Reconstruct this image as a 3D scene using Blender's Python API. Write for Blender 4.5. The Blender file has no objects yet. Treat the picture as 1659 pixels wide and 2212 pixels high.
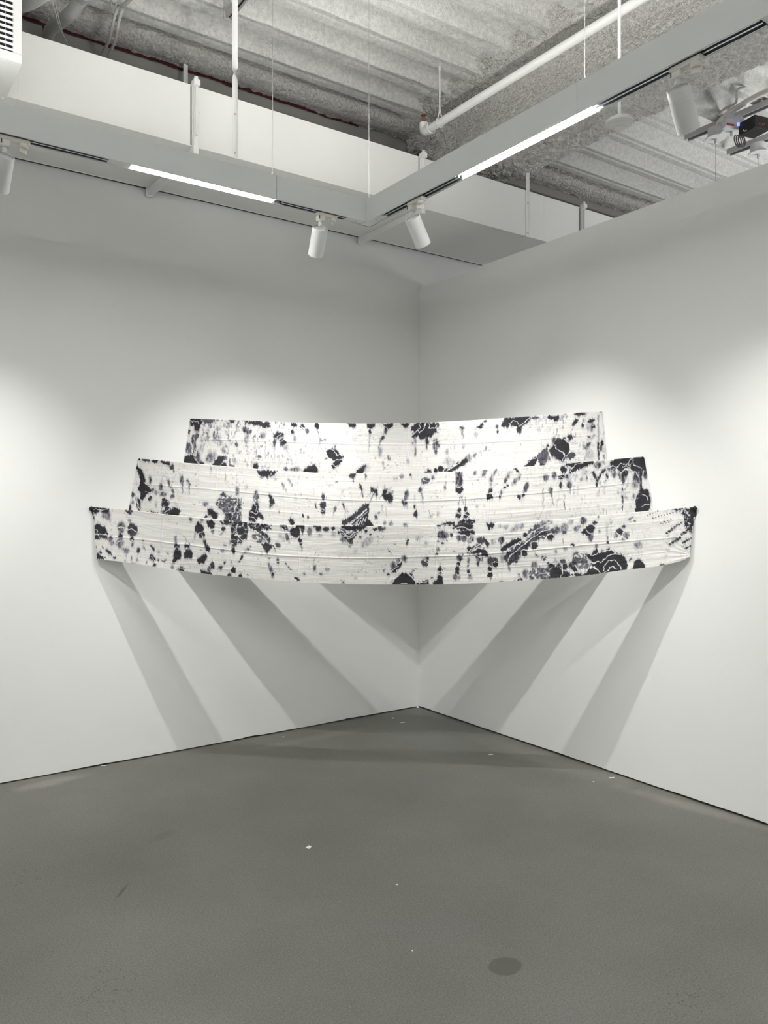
import bpy, math, random
import numpy as np
from mathutils import Vector, Matrix
random.seed(7)
rng = np.random.default_rng(11)
sc = bpy.context.scene
col = sc.collection

# ------------------------------------------------------------------ camera
F, CX, HY = 1727.0, 829.5, 1087.0          # focal length in px, principal column, horizon row
EYE = 1.55
TH = math.atan2(1.0, 1.4178)               # yaw of the room
ct, st = math.cos(TH), math.sin(TH)
CR = Vector((ct, -st, 0))                  # camera right in the room
CF = Vector((st, ct, 0))                   # camera forward in the room
CAM = Vector((0, 0, EYE)) - 0.259 * CR - 6.08 * CF
cam_d = bpy.data.cameras.new('camera')
cam = bpy.data.objects.new('camera', cam_d); col.objects.link(cam)
cam.location = CAM
cam.rotation_euler = (math.pi / 2, 0, -math.atan2(CF.x, CF.y))
cam_d.sensor_fit = 'HORIZONTAL'; cam_d.sensor_width = 36
cam_d.lens = 36 * F / 1659
cam_d.shift_y = -(1106 - HY) / 1659
cam_d.clip_start = 0.05; cam_d.clip_end = 100
sc.camera = cam

# ------------------------------------------------------------------ world, exposure
sc.view_settings.view_transform = 'Standard'
sc.view_settings.look = 'None'
sc.view_settings.gamma = 1
sc.view_settings.use_curve_mapping = False
sc.view_settings.exposure = 0.10
sc.cycles.max_bounces = 6
sc.cycles.diffuse_bounces = 4
sc.cycles.use_adaptive_sampling = True
sc.cycles.adaptive_threshold = 0.05
sc.cycles.transmission_bounces = 4
sc.cycles.use_denoising = True
W = bpy.data.worlds.new('gallery_ambient'); sc.world = W
W.use_nodes = True
W.node_tree.nodes['Background'].inputs[0].default_value = (1.0, 1.0, 0.99, 1)
WORLD_STRENGTH = 0.34
W.node_tree.nodes['Background'].inputs[1].default_value = WORLD_STRENGTH
SPOT_W = 99.0          # track spot power
LED_E = 79.0            # linear diffuser emission

# ------------------------------------------------------------------ pixel -> point on a known surface of the room
def ray(px, py):
    return CF + CR * ((px - CX) / F) + Vector((0, 0, (HY - py) / F))
def on_z(px, py, z):
    r = ray(px, py); return CAM + r * ((z - EYE) / r.z)
def on_y(px, py, y):
    r = ray(px, py); return CAM + r * ((y - CAM.y) / r.y)
def on_x(px, py, x):
    r = ray(px, py); return CAM + r * ((x - CAM.x) / r.x)
def at_d(px, py, d):
    return CAM + ray(px, py) * d
def on_y_z(px, y, z=0):                    # column px on the vertical plane y
    p = on_y(px, 1000, y); return Vector((p.x, p.y, z))
def on_x_z(px, x, z=0):
    p = on_x(px, 1000, x); return Vector((p.x, p.y, z))
def project(x, y, z):
    dx, dy, dz = x - CAM.x, y - CAM.y, z - EYE
    X = dx * CR.x + dy * CR.y; Y = dx * CF.x + dy * CF.y
    return CX + F * X / Y, HY - F * dz / Y

# ------------------------------------------------------------------ materials
MATS = {}
def mat(name, color, rough=0.6, metal=0.0, bump=0.0, bscale=80.0, bdetail=4.0, bdist=0.01, spec=0.4, var=0.0, vscale=3.0, coords='Object'):
    m = bpy.data.materials.new(name); m.use_nodes = True
    nt = m.node_tree; N = nt.nodes; L = nt.links
    b = N['Principled BSDF']
    b.inputs['Base Color'].default_value = (*color, 1)
    b.inputs['Roughness'].default_value = rough
    b.inputs['Metallic'].default_value = metal
    b.inputs['Specular IOR Level'].default_value = spec
    tc = N.new('ShaderNodeTexCoord')
    if var > 0:
        n = N.new('ShaderNodeTexNoise'); n.inputs['Scale'].default_value = vscale; n.inputs['Detail'].default_value = 5
        L.new(tc.outputs[coords], n.inputs['Vector'])
        mr = N.new('ShaderNodeMapRange')
        mr.inputs['From Min'].default_value = 0.3; mr.inputs['From Max'].default_value = 0.7
        mr.inputs['To Min'].default_value = 1 - var; mr.inputs['To Max'].default_value = 1 + var
        L.new(n.outputs['Fac'], mr.inputs['Value'])
        mx = N.new('ShaderNodeVectorMath'); mx.operation = 'SCALE'
        mx.inputs[0].default_value = color
        L.new(mr.outputs[0], mx.inputs['Scale'])
        L.new(mx.outputs[0], b.inputs['Base Color'])
    if bump > 0:
        n2 = N.new('ShaderNodeTexNoise'); n2.inputs['Scale'].default_value = bscale; n2.inputs['Detail'].default_value = bdetail
        n2.inputs['Roughness'].default_value = 0.6
        L.new(tc.outputs[coords], n2.inputs['Vector'])
        bp = N.new('ShaderNodeBump'); bp.inputs['Strength'].default_value = bump; bp.inputs['Distance'].default_value = bdist
        L.new(n2.outputs['Fac'], bp.inputs['Height'])
        L.new(bp.outputs[0], b.inputs['Normal'])
    MATS[name] = m
    return m
def add_pits(m, scale, thr, col_):
    # small voids in the sprayed coat
    nt = m.node_tree; N = nt.nodes; L = nt.links; b = N['Principled BSDF']
    src = b.inputs['Base Color'].links[0].from_socket
    tc = N.new('ShaderNodeTexCoord'); v = N.new('ShaderNodeTexVoronoi'); v.inputs['Scale'].default_value = scale
    L.new(tc.outputs['Object'], v.inputs['Vector'])
    n = N.new('ShaderNodeTexNoise'); n.inputs['Scale'].default_value = 5; n.inputs['Detail'].default_value = 4; L.new(tc.outputs['Object'], n.inputs['Vector'])
    a = N.new('ShaderNodeMath'); a.operation = 'MULTIPLY'; L.new(n.outputs['Fac'], a.inputs[0]); a.inputs[1].default_value = thr * 2
    c = N.new('ShaderNodeMath'); c.operation = 'LESS_THAN'; L.new(v.outputs['Distance'], c.inputs[0]); L.new(a.outputs[0], c.inputs[1])
    f = N.new('ShaderNodeMath'); f.operation = 'MULTIPLY'; L.new(c.outputs[0], f.inputs[0]); f.inputs[1].default_value = 0.75
    x = N.new('ShaderNodeMix'); x.data_type = 'RGBA'; L.new(f.outputs[0], x.inputs[0]); L.new(src, x.inputs[6]); x.inputs[7].default_value = (*col_, 1)
    L.new(x.outputs[2], b.inputs['Base Color'])
def emit(name, color, strength):
    m = bpy.data.materials.new(name); m.use_nodes = True
    b = m.node_tree.nodes['Principled BSDF']
    b.inputs['Base Color'].default_value = (0.9, 0.9, 0.9, 1)
    b.inputs['Emission Color'].default_value = (*color, 1)
    b.inputs['Emission Strength'].default_value = strength
    return m
M_wall = mat('wall_paint', (0.78, 0.787, 0.772), 0.75, bump=0.12, bscale=170, bdist=0.002, spec=0.25, var=0.012, vscale=0.8)
M_deck = mat('sprayed_deck', (0.84, 0.835, 0.81), 0.9, bump=1.0, bscale=110, bdetail=6, bdist=0.012, spec=0.1, var=0.12, vscale=40)
M_spray = mat('spray_fireproofing', (0.72, 0.71, 0.675), 0.95, bump=1.0, bscale=62, bdetail=3, bdist=0.035, spec=0.08, var=0.20, vscale=55)
M_shadegrey = mat('shade_grey', (0.30, 0.295, 0.28), 0.85, var=0.05, vscale=2)  # dark grey that puts the shade above the duct into the colour
M_duct = mat('white_duct_paint', (0.82, 0.82, 0.80), 0.55, bump=0.06, bscale=60, bdist=0.003, var=0.015, vscale=2)
M_white = mat('white_painted_metal', (0.80, 0.80, 0.79), 0.45, var=0.01)
M_house = mat('white_aluminium_housing', (0.70, 0.715, 0.71), 0.42, var=0.01)
M_spot = mat('white_spotlight_enamel', (0.68, 0.69, 0.69), 0.45, bump=0.05, bscale=400, bdist=0.001)
M_cream = mat('cream_plastic', (0.74, 0.725, 0.67), 0.4)
M_pipe = mat('white_pipe_paint', (0.80, 0.80, 0.78), 0.5, bump=0.05, bscale=50, var=0.03, vscale=8)
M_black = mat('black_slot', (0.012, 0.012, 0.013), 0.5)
M_alu = mat('bare_aluminium', (0.50, 0.52, 0.55), 0.28, metal=0.9)
M_grey = mat('grey_conduit', (0.42, 0.42, 0.41), 0.6)
M_cable = mat('pale_grey_cable', (0.55, 0.55, 0.53), 0.6)
M_copper = mat('copper_brass', (0.42, 0.18, 0.09), 0.35, metal=0.8)
M_darkred = mat('maroon_primer', (0.060, 0.008, 0.008), 0.8)
M_zinc = mat('zinc_strut', (0.52, 0.52, 0.52), 0.45, metal=0.5)
M_blackbox = mat('black_plastic', (0.012, 0.012, 0.012), 0.5)
M_paper = mat('white_paper', (0.80, 0.80, 0.78), 0.8)
M_wire = mat('steel_wire', (0.55, 0.55, 0.54), 0.4, metal=0.4)
M_led = emit('led_diffuser', (1.0, 1.0, 0.95), LED_E)
UP_E = 56.0          # upward diffusers on top of the linear fixture
M_up = emit('up_diffuser', (1.0, 1.0, 0.965), UP_E)
M_up2 = emit('up_diffuser_bright', (1.0, 1.0, 0.965), 125.0)
M_lens = emit('spot_lens', (1.0, 0.98, 0.94), 30.0)

add_pits(M_deck, 60, 0.13, (0.36, 0.35, 0.33)); add_pits(M_spray, 60, 0.14, (0.34, 0.33, 0.30))
# ------------------------------------------------------------------ numpy noise
def vnoise(x, y, seed=0):
    xi = np.floor(x).astype(np.int64); yi = np.floor(y).astype(np.int64)
    fx = x - xi; fy = y - yi
    fx = fx * fx * (3 - 2 * fx); fy = fy * fy * (3 - 2 * fy)
    def h(a, b):
        n = (a * 374761393 + b * 668265263 + seed * 974711) & 0x7fffffff
        n = ((n ^ (n >> 13)) * 1274126177) & 0x7fffffff
        n = n ^ (n >> 16)
        return (n & 0xffff) / 65535.0
    a = h(xi, yi); b = h(xi + 1, yi); c = h(xi, yi + 1); d = h(xi + 1, yi + 1)
    return (a * (1 - fx) + b * fx) * (1 - fy) + (c * (1 - fx) + d * fx) * fy
def fbm(x, y, seed=0, octv=4, gain=0.5):
    s = 0; amp = 1; tot = 0
    for o in range(octv):
        s = s + amp * vnoise(x * 2 ** o, y * 2 ** o, seed + o * 17); tot += amp; amp *= gain
    return s / tot

# ------------------------------------------------------------------ mesh helpers
class MB:
    def __init__(self): self.v = []; self.f = []
    def quad_box(self, c, ax, ay, az, hx, hy, hz):
        c = Vector(c); n = len(self.v)
        for sx in (-1, 1):
            for sy in (-1, 1):
                for sz in (-1, 1):
                    self.v.append(c + ax * (hx * sx) + ay * (hy * sy) + az * (hz * sz))
        for q in ((0, 1, 3, 2), (4, 6, 7, 5), (0, 4, 5, 1), (2, 3, 7, 6), (0, 2, 6, 4), (1, 5, 7, 3)):
            self.f.append([n + i for i in q])
        return self
    def box(self, a, b):
        a = Vector(a); b = Vector(b)
        c = (a + b) / 2; h = (b - a) / 2
        return self.quad_box(c, Vector((1, 0, 0)), Vector((0, 1, 0)), Vector((0, 0, 1)), abs(h.x), abs(h.y), abs(h.z))
    def tube(self, pts, r, seg=12, caps=True):
        pts = [Vector(p) for p in pts]; m = len(pts); n0 = len(self.v)
        rad = r if callable(r) else (lambda i: r[i] if isinstance(r, (list, tuple)) else r)
        prev = None
        for i, p in enumerate(pts):
            t = (pts[min(i + 1, m - 1)] - pts[max(i - 1, 0)]).normalized()
            if prev is None:
                up = Vector((0, 0, 1)) if abs(t.z) < 0.9 else Vector((1, 0, 0))
                prev = t.cross(up).normalized()
            a = (prev - t * prev.dot(t)).normalized(); prev = a
            b = t.cross(a)
            for k in range(seg):
                w = 2 * math.pi * k / seg
                self.v.append(p + (a * math.cos(w) + b * math.sin(w)) * rad(i))
        for i in range(m - 1):
            for k in range(seg):
                k2 = (k + 1) % seg
                self.f.append([n0 + i * seg + k, n0 + i * seg + k2, n0 + (i + 1) * seg + k2, n0 + (i + 1) * seg + k])
        if caps:
            self.f.append([n0 + k for k in range(seg)][::-1])
            self.f.append([n0 + (m - 1) * seg + k for k in range(seg)])
        return self
    def lathe(self, prof, o, axis, seg=32):          # prof = [(distance along axis, radius)]
        o = Vector(o); t = Vector(axis).normalized()
        up = Vector((0, 0, 1)) if abs(t.z) < 0.9 else Vector((1, 0, 0))
        a = t.cross(up).normalized(); b = t.cross(a); n0 = len(self.v); m = len(prof)
        for (d, r) in prof:
            for k in range(seg):
                w = 2 * math.pi * k / seg
                self.v.append(o + t * d + (a * math.cos(w) + b * math.sin(w)) * max(r, 1e-5))
        for i in range(m - 1):
            for k in range(seg):
                k2 = (k + 1) % seg
                self.f.append([n0 + i * seg + k, n0 + i * seg + k2, n0 + (i + 1) * seg + k2, n0 + (i + 1) * seg + k])
        return self
    def build(self, name, m, parent=None, smooth=False, bevel=0.0):
        off = parent_world(parent)
        me = bpy.data.meshes.new(name)
        me.from_pydata([tuple(v - off) for v in self.v], [], self.f); me.update()
        me.materials.append(m)
        o = bpy.data.objects.new(name, me); col.objects.link(o)
        if parent is not None: o.parent = parent
        if smooth:
            for p in me.polygons: p.use_smooth = True
            if smooth != 'all':
                try: me.set_sharp_from_angle(angle=math.radians(38))
                except Exception: pass
        if bevel > 0:
            bv = o.modifiers.new('bevel', 'BEVEL'); bv.width = bevel; bv.segments = 2; bv.limit_method = 'ANGLE'
        return o
def parent_world(p):
    off = Vector((0, 0, 0))
    while p is not None:
        off += p.location; p = p.parent
    return off
def thing(name, loc, label, cat, group=None):
    o = bpy.data.objects.new(name, None); col.objects.link(o)
    o.location = loc; o.empty_display_size = 0.05
    o['label'] = label; o['category'] = cat
    if group: o['group'] = group
    return o
def tag(o, label, cat, group=None):
    o['label'] = label; o['category'] = cat
    if group: o['group'] = group
    return o
def struct(o, label=None):
    o['kind'] = 'structure'
    if label: o['label'] = label
    return o
def grid_obj(name, P, m, parent=None, smooth=True, flip=False):      # P = array (rows, cols, 3)
    r, c, _ = P.shape
    off = parent_world(parent)
    V = P.reshape(-1, 3) - np.array(off)
    idx = np.arange(r * c).reshape(r, c)
    q = np.stack([idx[:-1, :-1], idx[:-1, 1:], idx[1:, 1:], idx[1:, :-1]], -1).reshape(-1, 4)
    if flip: q = q[:, ::-1]
    me = bpy.data.meshes.new(name)
    me.vertices.add(len(V)); me.vertices.foreach_set('co', V.astype(np.float32).ravel())
    me.loops.add(q.size); me.loops.foreach_set('vertex_index', q.astype(np.int32).ravel())
    me.polygons.add(len(q)); me.polygons.foreach_set('loop_start', np.arange(0, q.size, 4, dtype=np.int32))
    me.update(calc_edges=True); me.validate()
    me.materials.append(m)
    if smooth: me.polygons.foreach_set('use_smooth', np.ones(len(q), dtype=bool))
    o = bpy.data.objects.new(name, me); col.objects.link(o)
    if parent is not None: o.parent = parent
    return o
# ================================================================== SETTING
X3 = Vector((1, 0, 0)); Y3 = Vector((0, 1, 0)); Z3 = Vector((0, 0, 1))
# floor -------------------------------------------------------------
def floor_material():
    m = bpy.data.materials.new('polished_concrete'); m.use_nodes = True
    nt = m.node_tree; N = nt.nodes; L = nt.links; b = N['Principled BSDF']
    tc = N.new('ShaderNodeTexCoord'); co = tc.outputs['Object']
    def noise(scale, det=5, rough=0.5, vec=None):
        n = N.new('ShaderNodeTexNoise'); n.inputs['Scale'].default_value = scale
        n.inputs['Detail'].default_value = det; n.inputs['Roughness'].default_value = rough
        L.new(vec or co, n.inputs['Vector']); return n.outputs['Fac']
    def ramp(src, a, b_, ca, cb):
        r = N.new('ShaderNodeValToRGB'); e = r.color_ramp.elements
        e[0].position = a; e[0].color = (*ca, 1); e[1].position = b_; e[1].color = (*cb, 1)
        L.new(src, r.inputs[0]); return r.outputs[0]
    def mix(f, a, c, mode='MIX'):
        x = N.new('ShaderNodeMix'); x.data_type = 'RGBA'; x.blend_type = mode
        if isinstance(f, float): x.inputs[0].default_value = f
        else: L.new(f, x.inputs[0])
        for s, v in ((6, a), (7, c)):
            if isinstance(v, tuple): x.inputs[s].default_value = (*v, 1)
            else: L.new(v, x.inputs[s])
        return x.outputs[2]
    base = ramp(noise(0.9, 5, 0.55), 0.32, 0.70, (0.136, 0.136, 0.120), (0.186, 0.185, 0.168))
    blue = mix(ramp(noise(0.65, 3), 0.50, 0.72, (0, 0, 0), (1, 1, 1)), base, (0.165, 0.163, 0.163))
    fine = ramp(noise(150, 3, 0.7), 0.34, 0.68, (0.74, 0.74, 0.74), (1.22, 1.22, 1.20))
    c = mix(1.0, blue, fine, 'MULTIPLY')
    def spot(x, y, rx, ry, soft=0.12, jag=0.0, rot=0.0):          # elliptical mask with its own outline
        mp = N.new('ShaderNodeMapping'); mp.vector_type = 'TEXTURE'
        mp.inputs['Location'].default_value = (x, y, 0); mp.inputs['Scale'].default_value = (rx, ry, 1)
        mp.inputs['Rotation'].default_value = (0, 0, rot)
        L.new(co, mp.inputs['Vector'])
        ln = N.new('ShaderNodeVectorMath'); ln.operation = 'LENGTH'; L.new(mp.outputs[0], ln.inputs[0])
        val = ln.outputs['Value']
        if jag > 0:
            ad = N.new('ShaderNodeMath'); ad.operation = 'MULTIPLY_ADD'; L.new(noise(14, 2), ad.inputs[0])
            ad.inputs[1].default_value = jag; L.new(val, ad.inputs[2]); val = ad.outputs[0]
        mr = N.new('ShaderNodeMapRange'); mr.inputs['From Min'].default_value = 1 + jag / 2 - soft; mr.inputs['From Max'].default_value = 1 + jag / 2 + soft
        mr.inputs['To Min'].default_value = 1; mr.inputs['To Max'].default_value = 0
        L.new(val, mr.inputs['Value']); return mr.outputs[0]
    def scale(v, k):
        x = N.new('ShaderNodeMath'); x.operation = 'MULTIPLY'; L.new(v, x.inputs[0])
        if isinstance(k, float): x.inputs[1].default_value = k
        else: L.new(k, x.inputs[1])
        return x.outputs[0]
    p = on_z(1091, 2087, 0); c = mix(scale(spot(p.x, p.y, 0.060, 0.050, 0.08, 0.3), 0.85), c, (0.092, 0.091, 0.078))
    p = on_z(350, 1806, 0); c = mix(scale(spot(p.x, p.y, 0.07, 0.03, 0.3, 0.8, 0.4), 0.45), c, (0.11, 0.11, 0.10))
    p = on_z(262, 1927, 0); c = mix(scale(spot(p.x, p.y, 0.055, 0.007, 0.5, 1.4, 0.9), 0.8), c, (0.06, 0.06, 0.055))
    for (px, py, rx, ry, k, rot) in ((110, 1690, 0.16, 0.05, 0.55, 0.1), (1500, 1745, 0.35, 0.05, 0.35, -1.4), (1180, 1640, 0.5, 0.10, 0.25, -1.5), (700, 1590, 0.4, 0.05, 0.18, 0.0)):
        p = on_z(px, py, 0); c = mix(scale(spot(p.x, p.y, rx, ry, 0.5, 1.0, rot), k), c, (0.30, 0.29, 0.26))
    # pitted patches and tiny pale aggregate
    vo = N.new('ShaderNodeTexVoronoi'); vo.inputs['Scale'].default_value = 90; L.new(co, vo.inputs['Vector'])
    pit = N.new('ShaderNodeMath'); pit.operation = 'LESS_THAN'; L.new(vo.outputs['Distance'], pit.inputs[0]); pit.inputs[1].default_value = 0.30
    thin = ramp(noise(35, 2), 0.48, 0.56, (0, 0, 0), (1, 1, 1))
    for (px, py, rx, ry) in ((225, 2130, 0.13, 0.13), (1500, 2150, 0.13, 0.10), (60, 1890, 0.10, 0.12)):
        p = on_z(px, py, 0)
        c = mix(scale(scale(scale(spot(p.x, p.y, rx, ry, 0.6, 0.9), pit.outputs[0]), thin), 0.62), c, (0.05, 0.05, 0.045))
    v2 = N.new('ShaderNodeTexVoronoi'); v2.inputs['Scale'].default_value = 34; L.new(co, v2.inputs['Vector'])
    sp = N.new('ShaderNodeMath'); sp.operation = 'LESS_THAN'; L.new(v2.outputs['Distance'], sp.inputs[0]); sp.inputs[1].default_value = 0.05
    c = mix(scale(sp.outputs[0], 0.5), c, (0.40, 0.39, 0.35))
    L.new(c, b.inputs['Base Color'])
    b.inputs['Roughness'].default_value = 0.62; b.inputs['Specular IOR Level'].default_value = 0.25
    bp = N.new('ShaderNodeBump'); bp.inputs['Strength'].default_value = 0.25; bp.inputs['Distance'].default_value = 0.003
    L.new(noise(120, 3), bp.inputs['Height']); L.new(bp.outputs[0], b.inputs['Normal'])
    return m
M_floor = floor_material()
struct(MB().box((-9, -9, -0.12), (5.5, 0.3, 0)).build('floor', M_floor))

# walls: ragged plaster foot above a dark gap ------------------------
def ragged_wall(name, u0, u1, top, axis, back, seed):
    # front face with an uneven foot; axis 'x': wall in plane y=0, axis 'y': wall in plane x=0
    n = 700
    u = np.linspace(u0, u1, n)
    foot = (0.004 if axis == 'x' else 0.008) + 0.011 * fbm(u * 2.1, u * 0 + 3.3, seed, 4) ** 1.5 + 0.004 * (vnoise(u * 14, u * 0 + 1.7, seed + 5) > 0.86)
    mb = MB()
    def P(a, d, z): return Vector((a, d, z)) if axis == 'x' else Vector((d, a, z))
    for i in range(n):
        z = float(foot[i]); a = float(u[i])
        mb.v += [P(a, 0, z), P(a, 0, top), P(a, back, top), P(a, back, z)]
    for i in range(n - 1):
        k = 4 * i; j = k + 4
        for q in ((k, j, j + 1, k + 1), (k + 1, j + 1, j + 2, k + 2), (k + 2, j + 2, j + 3, k + 3), (k + 3, j + 3, j, k)):
            mb.f.append(list(q) if axis == 'y' else list(q)[::-1])
    mb.f.append([0, 1, 2, 3]); k = 4 * (n - 1); mb.f.append([k + 3, k + 2, k + 1, k])
    return mb.build(name, M_wall)
WALL_TOP = 3.183
struct(ragged_wall('wall_left', -9, 5.5, 3.62, 'x', 0.20, 3), 'full height white painted wall on the left')
struct(ragged_wall('wall_right', -7.5, 0.0, WALL_TOP, 'y', 0.14, 8), 'white partition wall on the right, open above')
struct(MB().box((-9, 0, 3.62), (5.5, 0.2, 4.62)).build('wall_left_upper', M_shadegrey), 'grey unpainted wall board above the duct')  # shade behind the duct is put into this darker wall colour
ph0 = on_y(92, 60, 0.0); ph1 = on_y(116, 90, 0.0)
struct(MB().box((ph0.x, -0.003, ph1.z - 0.08), (ph1.x, 0.0, ph0.z + 0.05)).build('trim_6', M_black), 'dark opening in the wall behind the conduit')
# dark recess behind the wall feet
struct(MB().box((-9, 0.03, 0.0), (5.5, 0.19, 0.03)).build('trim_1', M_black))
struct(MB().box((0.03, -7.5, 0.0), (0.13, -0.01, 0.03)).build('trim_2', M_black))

# corrugated deck ---------------------------------------------------
ZD = 4.34                                   # underside of the low flutes
Y0 = on_z(540, 132, ZD).y                   # far edge of the first low flute
PITCH = 0.305
def deck_profile(y):
    t = ((Y0 - y) / PITCH) % 1.0            # 0 at the far edge of a low flute, growing towards the camera
    h = 0.105
    z = np.where(t < 0.44, 0.0,
        np.where(t < 0.54, (t - 0.44) / 0.10 * h,
        np.where(t < 0.90, h, h * (1.0 - t) / 0.10)))
    z = z + np.where((t > 0.19) & (t < 0.25), 0.018, 0) - 0.018 * np.exp(-((t - 0.42) / 0.026) ** 2)
    z = z - 0.018 * np.exp(-((t - 0.72) / 0.032) ** 2)
    return z
def deck_patch(name, x0, x1, nx, y0, y1, ny, seed):
    ys = np.linspace(y0, y1, ny); xs = np.linspace(x0, x1, nx)
    X, Y = np.meshgrid(xs, ys)
    near = np.exp(-(np.abs(X + 0.22) / 0.26) ** 2)          # overspray beside the beam
    rough = 0.0035 + 0.026 * near
    Z = ZD + deck_profile(Y) * (1 - 0.55 * near) - rough * (fbm(X * 26, Y * 26, seed, 3) - 0.3) - 0.002 * fbm(X * 5, Y * 60, seed + 3, 2)
    return struct(grid_obj(name, np.stack([X, Y, Z], -1), M_deck, flip=True), 'white sprayed corrugated metal ceiling deck')
deck_patch('ceiling', -4.2, 4.6, 700, -3.1, -0.02, 560, 5)
struct(MB().box((-9, -9, ZD + 0.02), (5.5, -3.08, ZD + 0.10)).box((-9, -3.1, ZD + 0.02), (-4.15, 0.2, ZD + 0.10))
       .box((4.55, -3.1, ZD + 0.02), (5.5, 0.2, ZD + 0.10)).box((-9, -9, ZD + 0.12), (5.5, 0.2, ZD + 0.2)).build('ceiling_rear', M_deck), 'rest of the white deck behind')

# sprayed steel beams -----------------------------------------------
def loft(name, prof_fn, n_u, n_p, amp, freq, seed, m):
    U = np.linspace(0, 1, n_u)
    rows = []
    for u in U:
        pr = prof_fn(u)                      # list of 3d points
        pr = np.array(pr, dtype=float)
        d = np.r_[0, np.cumsum(np.linalg.norm(np.diff(pr, axis=0), axis=1))]
        s = np.linspace(0, d[-1], n_p)
        rows.append(np.stack([np.interp(s, d, pr[:, k]) for k in range(3)], -1))
    P = np.array(rows)
    # soften corners
    for _ in range(3):
        P[:, 1:-1] = 0.25 * P[:, :-2] + 0.5 * P[:, 1:-1] + 0.25 * P[:, 2:]
    du = np.gradient(P, axis=0); dv = np.gradient(P, axis=1)
    nrm = np.cross(du, dv); nrm /= np.linalg.norm(nrm, axis=2, keepdims=True) + 1e-9
    S = np.cumsum(np.linalg.norm(dv, axis=2), axis=1); R = np.cumsum(np.linalg.norm(du, axis=2), axis=0)
    nz = fbm(R * freq, S * freq, seed, 4, 0.6) - 0.5 + 0.6 * (fbm(R * 5, S * 5, seed + 9, 2) - 0.5)
    return P, nrm, nz * amp
def big_prof(u):
    y = -0.02 - u * 4.6
    k = min(1.0, max(0.0, (-y - 0.05) / 0.45)); k = k * k * (3 - 2 * k)
    zb = 4.17 + (3.90 - 4.17) * k
    zf = zb + 0.07
    w0 = -0.08 - 0.05 * k
    return [(-0.30, y, ZD + 0.05), (-0.20, y, ZD - 0.02), (-0.11, y, ZD - 0.09), (-0.07, y, ZD - 0.18), (w0, y, zf + 0.03), (w0 - 0.05, y, zf - 0.02),
            (w0 - 0.03, y, zb + 0.005), (0.0, y, zb), (0.30, y, zb), (0.42, y, zb + 0.01), (0.46, y, zf - 0.01), (0.42, y, zf + 0.05), (0.34, y, ZD - 0.12), (0.36, y, ZD + 0.03)]
P, nr, nz = loft('b', big_prof, 800, 300, 0.040, 34, 21, M_spray)
struct(grid_obj('steel_beam', P + nr * nz[..., None], M_spray), 'fireproofed steel beam crossing the ceiling')
def wall_prof(u):
    x = -4.4 + u * 9.2
    return [(x, -0.012, 4.27), (x, -0.09, 4.262), (x, -0.155, 4.285), (x, -0.165, 4.33), (x, -0.14, 4.37), (x, -0.14, 4.43)]
P, nr, nz = loft('b', wall_prof, 900, 40, 0.022, 34, 31, M_spray)
P = P + nr * nz[..., None]
P[:, 0, 2] += 0.02 * (fbm(P[:, 0, 0] * 18, P[:, 0, 0] * 0, 5, 3) - 0.5)
struct(grid_obj('steel_beam', P, M_spray), 'fireproofed steel beam along the left wall')
struct(MB().box((-6.2, -0.033, 3.4675), (4.4, 0.0, 3.52)).build('trim_4', M_black), 'black strip standing in for the shade between duct and wall')  # black strip painted in for the shade inside the gap
P, nr, nz = loft('b', lambda u: [(-9 + u * 14.4, -5.6 + q[0], q[1]) for q in ((0.20, ZD + 0.05), (0.16, 3.98), (0.22, 3.90), (-0.22, 3.90), (-0.16, 3.98), (-0.20, ZD + 0.05))], 200, 60, 0.03, 20, 61, M_spray)
struct(grid_obj('steel_beam', P + nr * nz[..., None], M_spray), 'unseen beam added behind the viewer to block low light')  # out-of-view beam added to keep low light off the upper wall
# maroon primer showing as a broken edge under that beam
xs = np.linspace(-4.4, -0.55, 500); lo = 4.262 - 0.018 * fbm(xs * 9, xs * 0 + 2, 44, 4) - 0.02 * (vnoise(xs * 6, xs * 0 + 9, 46) > 0.93)
Pm = np.stack([np.stack([xs, xs * 0 - 0.012, lo], -1), np.stack([xs, xs * 0 - 0.012, xs * 0 + 4.29], -1)], 0)
struct(grid_obj('trim_3', Pm, M_darkred, smooth=False), 'dark maroon primer edge under the beam by the left wall')
# ================================================================== AIR DUCT
DZ0, DZ1 = 3.463, 3.80
DYF = on_z(560, 355, DZ0).y                       # front face of the duct
DZ1 = on_y(475, 202.5, DYF).z
DYB = -0.035
duct = thing('air_duct', Vector((-1.5, (DYF + DYB) / 2, DZ0)), 'long white rectangular air duct running above the left wall', 'duct')
mb = MB()
for (a, b) in ((-6.2, -2.95), (-2.95, 0.60), (0.60, 4.4)):
    mb.box((a + 0.0004, DYF, DZ0), (b - 0.0004, DYB, DZ1))
mb.build('duct_body', M_duct, duct)
MB().box((-6.2, DYF + 0.012, DZ1 + 0.0005), (4.4, DYB, DZ1 + 0.004)).build('added_top_sheet', M_shadegrey, duct)  # unseen dark sheet added to cut light bouncing off the duct top
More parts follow.
